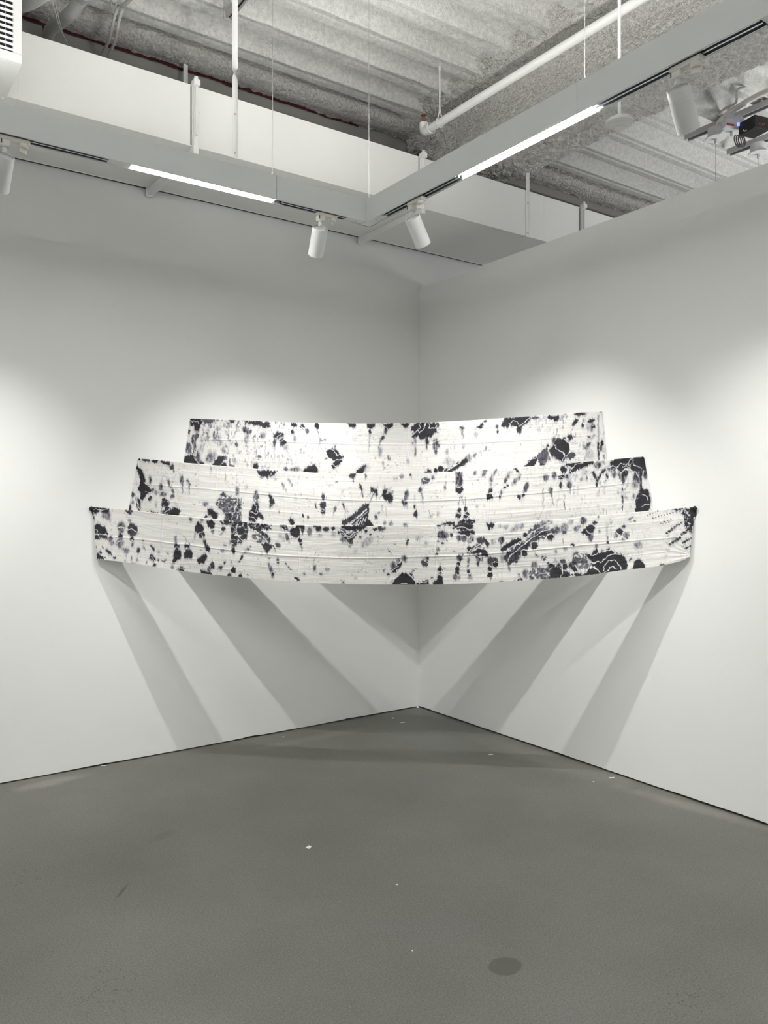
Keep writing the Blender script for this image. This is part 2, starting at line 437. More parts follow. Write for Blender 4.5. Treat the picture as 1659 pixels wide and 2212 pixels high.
# thin lip at the wall side edge
MB().box((-6.2, DYB, DZ0 - 0.003), (4.4, DYB + 0.0015, DZ0 + 0.003)).build('edge_lip', M_duct, duct)
def joint(px, label_dark=True):
    x = on_y(px, 250, DYF).x
    j = MB().quad_box((x, DYF - 0.012, (DZ0 + DZ1) / 2), X3, Y3, Z3, 0.011, 0.012, (DZ1 - DZ0) / 2 + 0.004) \
        .quad_box((x - 0.013, DYF - 0.005, (DZ0 + DZ1) / 2), X3, Y3, Z3, 0.004, 0.006, (DZ1 - DZ0) / 2) \
        .build('joint_bracket', M_duct, duct, bevel=0.003)
    MB().quad_box((x, (DYF + DYB) / 2 + 0.005, DZ0 - 0.022), X3, Y3, Z3, 0.015, (DYB - DYF) / 2 + 0.03, 0.022) \
        .quad_box((x + 0.028, (DYF + DYB) / 2, DZ0 - 0.004), X3, Y3, Z3, 0.016, (DYB - DYF) / 2 + 0.01, 0.004) \
        .build('cross_rail', M_white, j, bevel=0.003)
    MB().quad_box((x, DYF - 0.02, DZ1 + 0.004), X3, Y3, Z3, 0.018, 0.022, 0.016).lathe([(0, 0.011), (0.02, 0.011), (0.02, 0)], (x, DYF - 0.024, DZ1 + 0.018), Z3, 10) \
        .build('clamp', M_white, j, bevel=0.003)
    MB().quad_box((x - 0.02, DYF - 0.0006, (DZ0 + DZ1) / 2), X3, Y3, Z3, 0.0025, 0.0006, (DZ1 - DZ0) / 2 - 0.005).build('dark_seam', M_black, j)
    MB().quad_box((x - 0.004, DYB + 0.012, DZ0 - 0.02), X3, Y3, Z3, 0.022, 0.006, 0.03).build('end_plate', M_white, j, bevel=0.002)
    MB().tube([(x, DYF - 0.03, DZ1 - 0.02), (x, DYF - 0.03, DZ0 + 0.05)], 0.007, 8).quad_box((x + 0.006, DYF - 0.03, (DZ0 + DZ1) / 2 + 0.03), X3, Y3, Z3, 0.011, 0.006, 0.02) \
        .build('tie_rod', M_white, j)
for px in (420, 910, 1256): joint(px)
# chips and scuffs where paint has come off: small screws along the lower edge
for px in (8, 640, 1000, 1210):
    x = on_y(px, 300, DYF).x
    MB().lathe([(0, 0.006), (0.004, 0.005), (0.005, 0)], (x, DYF + 0.03, DZ0), -Z3, 8).build('screw', M_white, duct)

# straps holding the duct up ---------------------------------------
def strap(px, ztop, label, y, tw=None, w=0.0165, zbot=None, foot=True, grp='duct hanger straps', lean=0.0):
    x = on_y(px, 300, y).x
    zb = zbot if zbot is not None else DZ0
    t = thing('hanger_strap', Vector((x, y, zb)), label, 'strap', grp)
    vv = ray(px, 0); vl = math.hypot(vv.x, vv.y); vx, vy = vv.x / vl, vv.y / vl      # the upper half leans into the room
    n = 60; zs = np.linspace(zb, ztop, n); rows = []
    for z in zs:
        a = 0.0
        if tw: a = math.pi * (1 / (1 + math.exp(-(z - tw) / 0.012)))
        c, s = math.cos(a), math.sin(a); q = lean * max(0.0, z - tw) / (ztop - tw) if tw else 0.0
        xx = x - vx * q; yy = y - vy * q
        rows.append([(xx - w * c, yy - w * s, z), (xx + w * c, yy + w * s, z)])
    R = np.array(rows)
    front = R.copy(); back = R.copy(); 
    front[:, :, 1] -= 0.0012; back[:, :, 1] += 0.0012
    P = np.concatenate([front[:, :1], front[:, 1:], back[:, 1:], back[:, :1], front[:, :1]], 1)
    grid_obj('strap', P, M_white, t, smooth=False)
    if foot:
        MB().quad_box((x - 0.004, y + 0.018, zb - 0.003), X3, Y3, Z3, 0.018, 0.022, 0.002).build('foot', M_white, t)
        for z in (zb + 0.025, zb + 0.24): MB().lathe([(0, 0.006), (0.004, 0.005), (0.006, 0)], (x, y - 0.001, z), -Y3, 8).build('rivet', M_zinc, t)
    return t
zt = on_y(507, 155, DYF - 0.003).z
strap(507.5, ZD + 0.09, 'long white twisted strap on the duct front, left of centre', DYF - 0.003, tw=zt, lean=0.17)
strap(1140, ZD - 0.10, 'white strap on the duct front, seen beyond the ceiling beam', DYF - 0.003)
strap(401, 4.262, 'short grey strap behind the duct, left of the twisted strap', -0.075, foot=False, zbot=3.72, w=0.014)

# ================================================================== AIR REGISTER (top left)
vx1 = on_z(48, 137, DZ0).x; vy0 = on_z(48, 137, DZ0).y
vent = thing('supply_air_register', Vector((vx1 - 0.3, (vy0 + DYF) / 2, DZ0)), 'white louvred air register boxed out from the duct, top left corner', 'air vent')
VT = DZ0 + 0.52
vxa = vx1 - 0.95
MB().box((vxa, vy0 + 0.02, DZ0 + 0.0), (vx1, DYF - 0.0005, VT)).build('register_box', M_duct, vent)
fw = 0.036
MB().box((vxa, vy0, DZ0), (vx1, vy0 + 0.02, DZ0 + 0.038)).box((vxa, vy0, VT - 0.06), (vx1, vy0 + 0.02, VT)) \
    .box((vx1 - fw, vy0, DZ0 + 0.038), (vx1, vy0 + 0.02, VT - 0.06)).box((vxa, vy0, DZ0 + 0.038), (vxa + fw, vy0 + 0.02, VT - 0.06)) \
    .build('frame', M_white, vent, bevel=0.004)
MB().box((vxa + fw, vy0 + 0.017, DZ0 + 0.038), (vx1 - fw, vy0 + 0.0199, VT - 0.06)).build('dark_opening', M_black, vent)
sl = MB(); z = DZ0 + 0.050
while z < VT - 0.065:
    sl.quad_box(((vxa + vx1) / 2, vy0 + 0.008, z), X3, (Y3 * 0.94 + Z3 * 0.34).normalized(), (Z3 * 0.94 - Y3 * 0.34).normalized(), (vx1 - vxa) / 2 - fw + 0.002, 0.0075, 0.0045); z += 0.0235
sl.build('louvres', M_white, vent)
vb = MB(); x = vx1 - fw - 0.03
while x > vxa + fw: vb.box((x, vy0 + 0.012, DZ0 + 0.038), (x + 0.003, vy0 + 0.017, VT - 0.06)); x -= 0.045
vb.build('rear_blades', M_zinc, vent)
MB().lathe([(0, 0.008), (0.003, 0.007), (0.004, 0)], (vx1 - 0.03, vy0, DZ0 + 0.30), -Y3, 12).build('screw', M_zinc, vent)

# ================================================================== L-SHAPED LINEAR FIXTURE
LZ0 = 2.94
pc = on_z(792, 478.5, LZ0); LX, LY = pc.x, pc.y      # inner lower corner
r = ray(792, 430); LZ1 = EYE + r.z * ((pc - CAM).dot(CF))
LW = 0.058
fix = thing('linear_track_light', Vector((LX, LY, LZ0)), 'white L-shaped suspended linear light with spotlight tracks underneath', 'light fixture')
XL, YN = -5.6, -6.9
def hsec(a, b, par=fix, name='housing'):
    return MB().box(a, b).build(name, M_house, par)
# beam along the left wall, split where the photo shows a joint, mitred look by butting at the corner
xj = on_y(597.5, 400, LY).x
yj = on_x(1246.5, 200, LX).y
W_ = 0.006
def channel(ax, u0, u1):         # open-bottom aluminium channel: two sides and a top
    mb = MB()
    if ax == 'x':
        y0, y1 = LY, LY + LW
        mb.box((u0, y0, LZ0), (u1, y0 + W_, LZ1)).box((u0, y1 - W_, LZ0), (u1, y1, LZ1)).box((u0, y0 + W_, LZ1 - 0.022), (u1, y1 - W_, LZ1 - 0.016)).box((u0, y0 + W_, LZ0 + 0.022), (u1, y1 - W_, LZ0 + 0.026))
    else:
        x0, x1 = LX, LX + LW
        mb.box((x0, u0, LZ0), (x0 + W_, u1, LZ1)).box((x1 - W_, u0, LZ0), (x1, u1, LZ1)).box((x0 + W_, u0, LZ1 - 0.022), (x1 - W_, u1, LZ1 - 0.016)).box((x0 + W_, u0, LZ0 + 0.022), (x1 - W_, u1, LZ0 + 0.026))
    return mb
channel('x', XL, xj - 0.0008).build('housing', M_house, fix)
channel('x', xj + 0.0008, LX).build('housing', M_house, fix)
channel('y', yj + 0.0008, LY).build('housing', M_house, fix)
channel('y', YN, yj - 0.0008).build('housing', M_house, fix)
MB().box((LX - 0.0, LY, LZ0 + 0.001), (LX + LW, LY + LW, LZ1)).build('corner_block', M_house, fix)
# joints (thin dark seams between housing lengths)
MB().box((xj - 0.0008, LY + 0.002, LZ0 + 0.002), (xj + 0.0008, LY + LW - 0.002, LZ1 - 0.002)).build('joint_seam', M_black, fix)
MB().box((LX + 0.002, yj - 0.0008, LZ0 + 0.002), (LX + LW - 0.002, yj + 0.0008, LZ1 - 0.002)).build('joint_seam', M_black, fix)
# diffusers
e0 = on_z(283, 362, LZ0).x; e1 = xj
MB().box((e0, LY + W_, LZ0 + 0.001), (e1 - 0.001, LY + LW - W_, LZ0 + 0.012)).build('diffuser', M_led, fix, bevel=0.002)
f0 = on_x(1002, 378, LX + LW / 2).y; f1 = on_x(1272, 243, LX + LW / 2).y
MB().box((LX + W_, f1, LZ0 + 0.001), (LX + LW - W_, f0, LZ0 + 0.012)).build('diffuser', M_led, fix, bevel=0.002)
# upward diffusers along the top of the fixture
for (a, b) in (((-5.4, LY + 0.012, LZ1 + 0.0005), (xj - 0.1, LY + LW - 0.012, LZ1 + 0.005)), ((xj + 0.12, LY + 0.012, LZ1 + 0.0005), (LX - 0.1, LY + LW - 0.012, LZ1 + 0.005)),
               ((LX + 0.012, yj + 0.1, LZ1 + 0.0005), (LX + LW - 0.012, LY - 0.1, LZ1 + 0.005)), ((LX + 0.012, -6.8, LZ1 + 0.0005), (LX + LW - 0.012, yj - 0.1, LZ1 + 0.005)),
               ((-5.4, -6.9 + 0.012, LZ1 + 0.0005), (LX - 0.2, -6.9 + LW - 0.012, LZ1 + 0.005)), ((-5.6 + 0.012, -6.7, LZ1 + 0.0005), (-5.6 + LW - 0.012, LY - 0.2, LZ1 + 0.005))):  # last two runs lie unseen behind the viewer, added for uplight
    if a[0] > -5.55 and a[1] > -6.85:      # front runs: the diffuser sits down inside the open top of the channel
        a = (a[0], a[1], LZ1 - 0.0155); b = (b[0], b[1], LZ1 - 0.011)
    MB().box(a, b).build('upper_diffuser', M_up if b[1] > LY and a[1] > LY else M_up2, fix)
# three-circuit track inserts: aluminium rails with two dark slots
def track(ax, u0, u1):
    c = (LY if ax == 'x' else LX) + LW / 2
    rail = MB(); slot = MB()
    lo, hi = min(u0, u1), max(u0, u1)
    for (o, w, mbx, z0, z1) in ((-0.0205, 0.0025, rail, 0.001, 0.020), (0.0, 0.0035, rail, 0.002, 0.020), (0.0205, 0.0025, rail, 0.001, 0.020)):
        if ax == 'x': mbx.box((lo, c + o - w, LZ0 + z0), (hi, c + o + w, LZ0 + z1))
        else: mbx.box((c + o - w, lo, LZ0 + z0), (c + o + w, hi, LZ0 + z1))
    for o in (-0.0108, 0.0108):
        if ax == 'x': slot.box((lo + 0.004, c + o - 0.0065, LZ0 + 0.012), (hi - 0.004, c + o + 0.0065, LZ0 + 0.0215))
        else: slot.box((c + o - 0.0065, lo + 0.004, LZ0 + 0.012), (c + o + 0.0065, hi - 0.004, LZ0 + 0.0215))
    R_ = rail.build('track_rail', M_alu, fix); slot.build('contact_slot', M_black, R_)
track('x', -4.2, on_z(233, 348, LZ0).x)
track('x', xj + 0.04, on_z(745, 472, LZ0).x)
track('y', on_x(832, 467, LX + LW / 2).y, f0 + 0.03)
track('y', f1 - 0.03, on_x(1648, 45, LX + LW / 2).y)
def fill(ax, u0, u1):
    lo, hi = min(u0, u1), max(u0, u1)
    if ax == 'x': b = MB().box((lo, LY + W_, LZ0 + 0.002), (hi, LY + LW - W_, LZ0 + 0.010))
    else: b = MB().box((LX + W_, lo, LZ0 + 0.002), (LX + LW - W_, hi, LZ0 + 0.010))
    b.build('blank_cover', M_house, fix)
fill('x', on_z(234, 348, LZ0).x, e0 - 0.004); fill('x', on_z(747, 472, LZ0).x, LX)
fill('y', on_x(830, 467, LX + LW / 2).y, LY); fill('y', on_x(1652, 44, LX + LW / 2).y, -4.6)
# unseen rear lengths and diffusers behind the viewer, added for more room light
RX, RY = -5.6, -6.9
MB().box((-5.5, LY + W_, LZ0 + 0.001), (-4.25, LY + LW - W_, LZ0 + 0.012)).build('diffuser', M_led, fix)
MB().box((LX + W_, -6.8, LZ0 + 0.001), (LX + LW - W_, -4.7, LZ0 + 0.012)).build('diffuser', M_led, fix)
MB().box((RX, RY, LZ0), (LX, RY + LW, LZ1)).build('housing', M_house, fix)
MB().box((RX, RY, LZ0), (RX + LW, LY, LZ1)).build('housing', M_house, fix)
MB().box((RX + 0.5, RY + W_, LZ0 - 0.002), (LX - 0.5, RY + LW - W_, LZ0 - 0.0005)).build('diffuser', M_led, fix)
MB().box((RX + W_, RY + 0.6, LZ0 - 0.002), (RX + LW - W_, LY - 0.6, LZ0 - 0.0005)).build('diffuser', M_led, fix)
for (px, py, ax) in ((768, 479, 'x'), (812, 476, 'y')):
    p = on_z(px, py, LZ0); MB().lathe([(0, 0.004), (0.002, 0.003), (0.0025, 0)], (p.x, p.y, LZ0 + 0.002), -Z3, 8).build('cover_screw', M_zinc, fix)
MB().box((LX - 0.05, LY + LW, LZ0), (LX + LW + 0.0015, LY + LW + 0.0015, LZ0 + 0.008)).box((LX + LW, LY - 0.6, LZ0), (LX + LW + 0.0015, LY + LW, LZ0 + 0.008)).build('edge_seal', M_black, fix)
# suspension wires
def wire(x, y, z1=ZD + 0.02):
    w = MB().tube([(x, y, LZ1 + 0.02), (x, y, z1)], 0.0013, 6).build('suspension_wire', M_wire, fix)
    MB().lathe([(0, 0.006), (0.02, 0.006), (0.028, 0.003), (0.028, 0)], (x, y, LZ1 - 0.002), Z3, 10).build('wire_gripper', M_zinc, w)
wire(on_y(589, 378, LY + 0.03).x, LY + 0.03); wire(on_y(797, 425, LY + 0.035).x, LY + 0.035)
wire(LX + 0.03, on_x(1263, 165, LX + 0.03).y); wire(-4.6, LY + 0.03); wire(LX + 0.03, -5.6)

# ================================================================== TRACK SPOTLIGHTS
def spotlight(px, py, ax, dirv, label, power=1.0, drop=0.0, knob=1, cone=76, blend=1.0):
    if ax == 'x':
        b = on_y(px, py, LY + LW / 2); base = Vector((b.x, LY + LW / 2, LZ0)); u = X3; w = Y3
    else:
        b = on_x(px, py, LX + LW / 2); base = Vector((LX + LW / 2, b.y, LZ0)); u = -Y3; w = X3
    d = Vector(dirv).normalized()
    t = thing('track_spotlight', base, label, 'spotlight', 'white cylinder spotlights on the track')
    ad = MB().quad_box(base + u * 0.034 - Z3 * 0.008, u, w, Z3, 0.055, 0.015, 0.009) \
        .quad_box(base + u * 0.0 - Z3 * 0.028, u, w, Z3, 0.0175, 0.0155, 0.012).build('track_adapter', M_cream, t, bevel=0.004)
    MB().quad_box(base - u * 0.0135 + Z3 * -0.026 - w * 0.0168, u, w, Z3, 0.0016, 0.0006, 0.008).build('adapter_slot', M_black, ad)
    kc = base + u * 0.066
    kb = MB().lathe([(0, 0.0), (0, 0.018), (0.012, 0.0185), (0.016, 0.015), (0.018, 0.0)], kc - Z3 * 0.016, -Z3, 20).quad_box(kc - Z3 * 0.040, (u + w * 0.6).normalized(), (w - u * 0.6).normalized(), Z3, 0.015, 0.0032, 0.009)
    kb.build('locking_knob', M_cream, t, smooth=True)
    top = base - Z3 * (0.038 - drop)
    joint_c = top - Z3 * 0.026
    MB().lathe([(0, 0.0), (0, 0.017), (0.005, 0.0165), (0.006, 0.010), (0.018, 0.0095), (0.026, 0.0095), (0.030, 0.0)], top, -Z3, 20).build('swivel_neck', M_spot, t, smooth=True)
    back = joint_c - d * -0.004 - Z3 * 0.004
    R, Lb = 0.0370, 0.138
    MB().lathe([(0.004, 0.0), (0.004, R - 0.0105), (0.009, R - 0.010), (0.009, R - 0.0065), (0.0, R - 0.004), (0.0, R - 0.001), (0.0015, R), (0.040, R), (0.0405, R - 0.0006), (0.041, R), (Lb - 0.0015, R), (Lb, R - 0.0015), (Lb, R - 0.004), (Lb - 0.03, R - 0.006), (Lb - 0.032, 0.0)], back, d, 48) \
        .build('lamp_body', M_spot, t, smooth=True)
    MB().lathe([(0.0092, R - 0.0102), (0.0088, R - 0.0062)], back, d, 48).lathe([(0.0090, R - 0.0104), (0.0065, R - 0.0104)], back, d, 48).build('shadow_ring', M_black, t)
    MB().lathe([(0, 0.0), (0, 0.030), (0.002, 0.030), (0.002, 0)], back + d * (Lb - 0.031), d, 32).build('lens', M_lens, t)
    ld = bpy.data.lights.new('track_spot', 'SPOT'); ld.energy = SPOT_W * power; ld.spot_size = math.radians(cone); ld.spot_blend = blend
    ld.shadow_soft_size = 0.009; ld.color = (1.0, 0.99, 0.965)
    lo = bpy.data.objects.new('lamp', ld); col.objects.link(lo)
    lo.location = back + d * (Lb - 0.012) - base; lo.parent = t
    lo.rotation_euler = d.to_track_quat('-Z', 'Y').to_euler()
    return t
spotlight(10, 300, 'x', (-0.04, 0.64, -0.77), 'white cylinder spotlight cut off by the left edge of the picture', 1.0)
spotlight(692, 450, 'x', (0.18, 0.625, -0.76), 'white cylinder spotlight hanging nearly upright, left of the track corner', 1.0)
spotlight(890, 430, 'y', (0.625, 0.19, -0.76), 'white cylinder spotlight tilted right, just right of the track corner', 1.0)
spotlight(1464, 150, 'y', (0.63, 0.15, -0.76), 'largest white cylinder spotlight, below the track at upper right', 1.0, drop=0.006)

# ================================================================== SPRINKLER PIPE
SZ = 3.98
pa = on_z(922, 282, SZ); 
pipe = thing('sprinkler_pipe', Vector((pa.x, pa.y, SZ)), 'white sprinkler pipe running under the ceiling beside the steel beam', 'pipe')
pr = 16.5 / F * (pa - CAM).dot(CF) / 2
far = Vector((pa.x, -4.6, SZ))
MB().tube([pa, far], pr, 24).build('pipe_run', M_pipe, pipe, smooth=True)
el = MB(); pts = [pa + Vector((0, -0.035, 0))]
for k in range(9):
    a = k / 8 * math.pi / 2
    pts.append(pa + Vector((0, 0.032 * math.sin(a), 0.032 * (1 - math.cos(a)))))
pts.append(pa + Vector((0, 0.032, 0.060)))
el.tube(pts, pr * 1.22, 20); el.lathe([(-0.004, pr * 1.4), (0.016, pr * 1.4), (0.018, pr * 1.2)], pa + Vector((0, -0.030, 0)), -Y3, 24)
E_ = el.build('elbow', M_pipe, pipe, smooth=True)
sp = MB(); o = pa + Vector((0, 0.032, 0.060))
sp.lathe([(0, 0.012), (0.012, 0.012), (0.012, 0.007), (0.022, 0.007), (0.022, 0.004), (0.05, 0.003), (0.05, 0.017), (0.053, 0.019), (0.054, 0)], o, Z3, 16)
for s in (-1, 1): sp.tube([o + Vector((0.010 * s, 0, 0.014)), o + Vector((0.014 * s, 0, 0.032)), o + Vector((0.004 * s, 0, 0.050))], 0.0025, 6)
sp.build('sprinkler_head', M_copper, pipe, smooth=True)
hy = on_x(950, 262, pa.x).y
hg = thing('pipe_hanger', Vector((pa.x, hy, SZ)), 'thin white rod with a ring clamp holding the sprinkler pipe', 'pipe hanger')
MB().tube([(pa.x, hy, SZ + pr + 0.03), (pa.x, hy, ZD + 0.02)], 0.0055, 10).lathe([(0, 0.009), (0.03, 0.009), (0.03, 0)], (pa.x, hy, ZD - 0.03), Z3, 10).build('rod', M_white, hg)
ring = [(pa.x + (pr + 0.004) * math.cos(a), hy, SZ + (pr + 0.004) * math.sin(a)) for a in np.linspace(math.radians(120), math.radians(420), 24)]
rm = MB(); rm.tube(ring, 0.004, 8)
for s in (-1, 1): rm.tube([(pa.x + s * pr * 0.55, hy, SZ + pr * 0.9), (pa.x + s * 0.012, hy, SZ + pr + 0.02), (pa.x, hy, SZ + pr + 0.045)], 0.004, 8)
rm.lathe([(0, 0.010), (0.012, 0.010), (0.012, 0)], (pa.x, hy, SZ + pr + 0.036), Z3, 8).build('ring_clamp', M_white, hg, smooth=True)

# ================================================================== CEILING SENSOR ON A STEM
sd = 3.32
c = at_d(1338, 262, sd)
sen = thing('occupancy_sensor', c, 'round white sensor on a thin stem hanging from the ceiling behind the track', 'sensor')
MB().tube([c + Z3 * 0.02, Vector((c.x, c.y, 4.42))], 0.0065, 12).build('stem', M_white, sen)
MB().lathe([(0.028, 0.0), (0.028, 0.014), (0.016, 0.018), (0.010, 0.045), (0.002, 0.055), (-0.008, 0.0555), (-0.014, 0.050), (-0.016, 0.040), (-0.022, 0.037), (-0.028, 0.028), (-0.030, 0.0)], c, Z3, 48).build('sensor_body', M_spot, sen, smooth=True)
MB().lathe([(-0.0295, 0.024), (-0.033, 0.020), (-0.036, 0.010), (-0.037, 0.0)], c, Z3, 32).build('sensor_lens', M_cream, sen, smooth=True)

# ================================================================== CONDUITS AND CABLES (top left)
def px_path(pts): return [at_d(x, y, d) for (x, y, d) in pts]
def smooth_path(P, n=40):
    P = [Vector(p) for p in P]; out = []
    for i in range(len(P) - 1):
        p0 = P[max(i - 1, 0)]; p1 = P[i]; p2 = P[i + 1]; p3 = P[min(i + 2, len(P) - 1)]
        for k in range(n):
            t = k / n
            out.append(0.5 * ((2 * p1) + (p2 - p0) * t + (2 * p0 - 5 * p1 + 4 * p2 - p3) * t * t + (3 * p1 - p0 - 3 * p2 + p3) * t ** 3))
    out.append(P[-1]); return out
def flex(pts, r, label):
    path = smooth_path(px_path(pts), 60)
    t = thing('flexible_conduit', path[0], label, 'conduit', 'ribbed grey conduits above the duct')
    MB().tube(path, lambda i: r * (1 + 0.07 * (1 if i % 4 < 2 else -1)), 18).build('corrugated_sleeve', M_grey, t)
    return t, path
t, path = flex([(182, -12, 4.10), (158, 22, 4.22), (128, 50, 4.34), (108, 66, 4.42), (103, 92, 4.52)], 0.030, 'ribbed grey conduit curving down behind the duct, nearer the register')
MB().lathe([(-0.02, 0.036), (0.02, 0.036), (0.021, 0.031)], path[8], path[0] - path[12], 18).build('coupling', M_grey, t)
flex([(96, -16, 3.85), (70, 2, 3.95), (46, 12, 4.05), (26, 18, 4.12)], 0.032, 'ribbed grey conduit beside the louvred register, mostly out of the picture')
def cable(pts, r, name, label, cat, grp, m):
    path = smooth_path(px_path(pts), 24)
    return tag(MB().tube(path, r, 8).build(name, m, None, smooth='all'), label, cat, grp)
cable([(110, -8, 3.9), (119, 26, 4.0), (130, 62, 4.15), (149, 101, 4.30)], 0.0028, 'thin_cable', 'thin pale cable draped down behind the duct, left of its twin', 'cable', 'thin pale cables', M_cable)
cable([(117, -8, 3.9), (123, 24, 4.0), (131, 56, 4.15), (141, 88, 4.30)], 0.0028, 'thin_cable', 'thin pale cable draped down behind the duct, right of its twin', 'cable', 'thin pale cables', M_cable)
cable([(262, 12, 4.46), (253, 20, 4.45), (245, 45, 4.48), (236, 85, 4.54), (219, 121, 4.66)], 0.0085, 'grey_cable', 'thick grey cable dropping behind the duct, left one of the tied pair', 'cable', 'tied grey cables', M_cable)
cable([(270, 12, 4.46), (263, 22, 4.45), (256, 50, 4.48), (248, 90, 4.54), (231, 125, 4.66)], 0.0085, 'grey_cable', 'thick grey cable dropping behind the duct, right one of the tied pair', 'cable', 'tied grey cables', M_cable)
lp = at_d(259, 14, 4.42)
tag(MB().tube([lp + Vector((0.022 * math.cos(a), 0.01 * math.sin(2 * a), 0.018 * math.sin(a))) for a in np.linspace(0, 6.9, 40)], 0.003, 6).tube([lp + Vector((-0.02, 0, 0.01)), lp + Vector((-0.05, 0, 0.02)), lp + Vector((-0.045, 0, -0.03))], 0.0025, 6)
    .build('cable_tie', M_wire, None), 'small wire tie holding the two grey cables at the ceiling', 'cable tie')
cable([(285, -6, 4.36), (276, 4, 4.40), (266, 13, 4.44)], 0.012, 'grey_cable', 'short thick grey cable running along the deck to the tie', 'cable', None, M_cable)

# strut channel at the top of the picture ---------------------------
p0 = on_z(494, 32, ZD - 0.045); p1 = on_z(552, -38, ZD - 0.045)
st_ = thing('strut_channel', p0, 'short grey steel channel fixed under the deck beside the twisted strap', 'strut')
dd = (p1 - p0); Ls = dd.length; dd.normalize(); nn = dd.cross(Z3).normalized()
mid = (p0 + p1) / 2
MB().quad_box(mid + nn * 0.018, dd, nn, Z3, Ls / 2, 0.002, 0.020).quad_box(mid - nn * 0.018, dd, nn, Z3, Ls / 2, 0.002, 0.020).quad_box(mid + Z3 * 0.019, dd, nn, Z3, Ls / 2, 0.018, 0.002) \
    .quad_box(mid + nn * 0.012 - Z3 * 0.019, dd, nn, Z3, Ls / 2, 0.006, 0.0015).quad_box(mid - nn * 0.012 - Z3 * 0.019, dd, nn, Z3, Ls / 2, 0.006, 0.0015).build('channel', M_zinc, st_)
MB().quad_box(mid + Z3 * 0.0, dd, nn, Z3, Ls / 2 - 0.002, 0.0055, 0.016).build('channel_hollow', M_black, st_)
MB().tube([p0 + nn * 0.03 + Z3 * 0.03, p0 + nn * 0.034 - Z3 * 0.0, p0 + nn * 0.028 - Z3 * 0.03], 0.003, 6).build('retaining_clip', M_wire, st_)

# ================================================================== BEYOND THE PARTITION (upper right)
def canopy(px, py, d, label, wire_bottom_z=2.59):
    c = at_d(px, py, d)
    t = thing('light_canopy', c, label, 'ceiling canopy', 'round white canopies fixed to short struts')
    MB().lathe([(0.0, 0.0), (0.0, 0.068), (0.004, 0.071), (0.010, 0.067), (0.013, 0.055), (0.075, 0.055), (0.075, 0.0)], c, Z3, 40).build('canopy_body', M_spot, t, smooth=True)
    MB().lathe([(0.0, 0.0), (0.0, 0.010), (-0.027, 0.010), (-0.036, 0.004), (-0.036, 0)], c, Z3, 10).build('wire_gripper', M_zinc, t)
    MB().tube([c, Vector((c.x, c.y, wire_bottom_z))], 0.0024, 6).build('suspension_wire', M_wire, t)
    s = MB()
    for o in (-0.022, 0.022):
        s.box((c.x + o - 0.004, c.y - 0.50, c.z + 0.076), (c.x + o + 0.004, c.y + 0.24, c.z + 0.118))
    s.box((c.x - 0.022, c.y - 0.50, c.z + 0.112), (c.x + 0.022, c.y + 0.24, c.z + 0.118)).build('strut', M_zinc, t)
    MB().box((c.x - 0.016, c.y - 0.49, c.z + 0.090), (c.x + 0.016, c.y + 0.235, c.z + 0.111)).build('strut_hollow', M_black, t)
    return t, c
t1, c1 = canopy(1546, 300, 5.83, 'round white canopy under a strut, joined to the thick white cable')
t2, c2 = canopy(1638, 333, 6.00, 'round white canopy nearest the right edge, half behind the partition')
pl = at_d(1580, 284, 5.66)
pt = thing('mounting_bracket', pl, 'white mounting plate with wiring beside the left canopy', 'bracket')
MB().lathe([(0, 0), (0, 0.066), (0.004, 0.068), (0.007, 0)], pl, Z3, 32).build('plate', M_spot, pt)
MB().lathe([(0, 0.010), (-0.030, 0.008), (-0.030, 0)], pl + Vector((0.0, 0.0, 0)), Z3, 8).build('ferrule', M_zinc, pt)
dv = at_d(1583, 267, 5.48)
dr = thing('wiring_unit', dv, 'clear plastic wiring unit with red and blue marks by the black box', 'wiring unit')
M_clear = mat('frosted_plastic', (0.55, 0.57, 0.62), 0.3)
MB().quad_box(dv, CR, CF, Z3, 0.070, 0.03, 0.034).build('unit_housing', M_clear, dr, bevel=0.012)
MB().lathe([(-0.02, 0), (-0.02, 0.034), (0.02, 0.034), (0.02, 0)], dv - CR * 0.025 + Z3 * 0.03, CF, 24).build('round_cap', M_clear, dr, smooth=True)
MB().lathe([(-0.02, 0), (-0.02, 0.026), (0.02, 0.026), (0.02, 0)], dv + CR * 0.035 + Z3 * 0.028, CF, 24).build('round_cap', M_clear, dr, smooth=True)
M_red = mat('red_wire', (0.40, 0.06, 0.05), 0.5); M_blue = emit('blue_indicator', (0.12, 0.2, 1.0), 1.4)
MB().quad_box(dv - CR * 0.030 - CF * 0.032 - Z3 * 0.022, (CR - Z3 * 0.2).normalized(), CF, Z3, 0.026, 0.003, 0.006).build('red_wires', M_red, dr)
MB().quad_box(dv + CR * 0.024 - CF * 0.032 - Z3 * 0.020, CR, CF, Z3, 0.008, 0.003, 0.012).build('blue_indicator', M_blue, dr)
bx = at_d(1629, 274, 5.42)
bb = thing('black_power_adapter', bx, 'small black power adapter box up among the ceiling wiring', 'power adapter')
ba = (CR * 0.90 + CF * 0.35).normalized(); bc = (CF * 0.90 - CR * 0.35).normalized()
MB().quad_box(bx, ba, bc, Z3, 0.068, 0.07, 0.042).build('adapter_case', M_blackbox, bb, bevel=0.005)
for k in range(4):
    MB().quad_box(bx - bc * 0.0706 + ba * (-0.026 + 0.014 * k) - Z3 * (0.014 - 0.006 * (k % 2)), ba, bc, Z3, 0.0045, 0.0005, 0.003).build('rating_mark', M_red, bb)
MB().tube(smooth_path([bx - ba * 0.060 - Z3 * 0.028, bx - ba * 0.085 - Z3 * 0.042, bx - ba * 0.095 - Z3 * 0.036], 8), 0.004, 6).build('lead', M_grey, bb)
M_darkcable = mat('dark_grey_cable', (0.12, 0.12, 0.12), 0.5)
ce = at_d(1597, 305, 5.60)
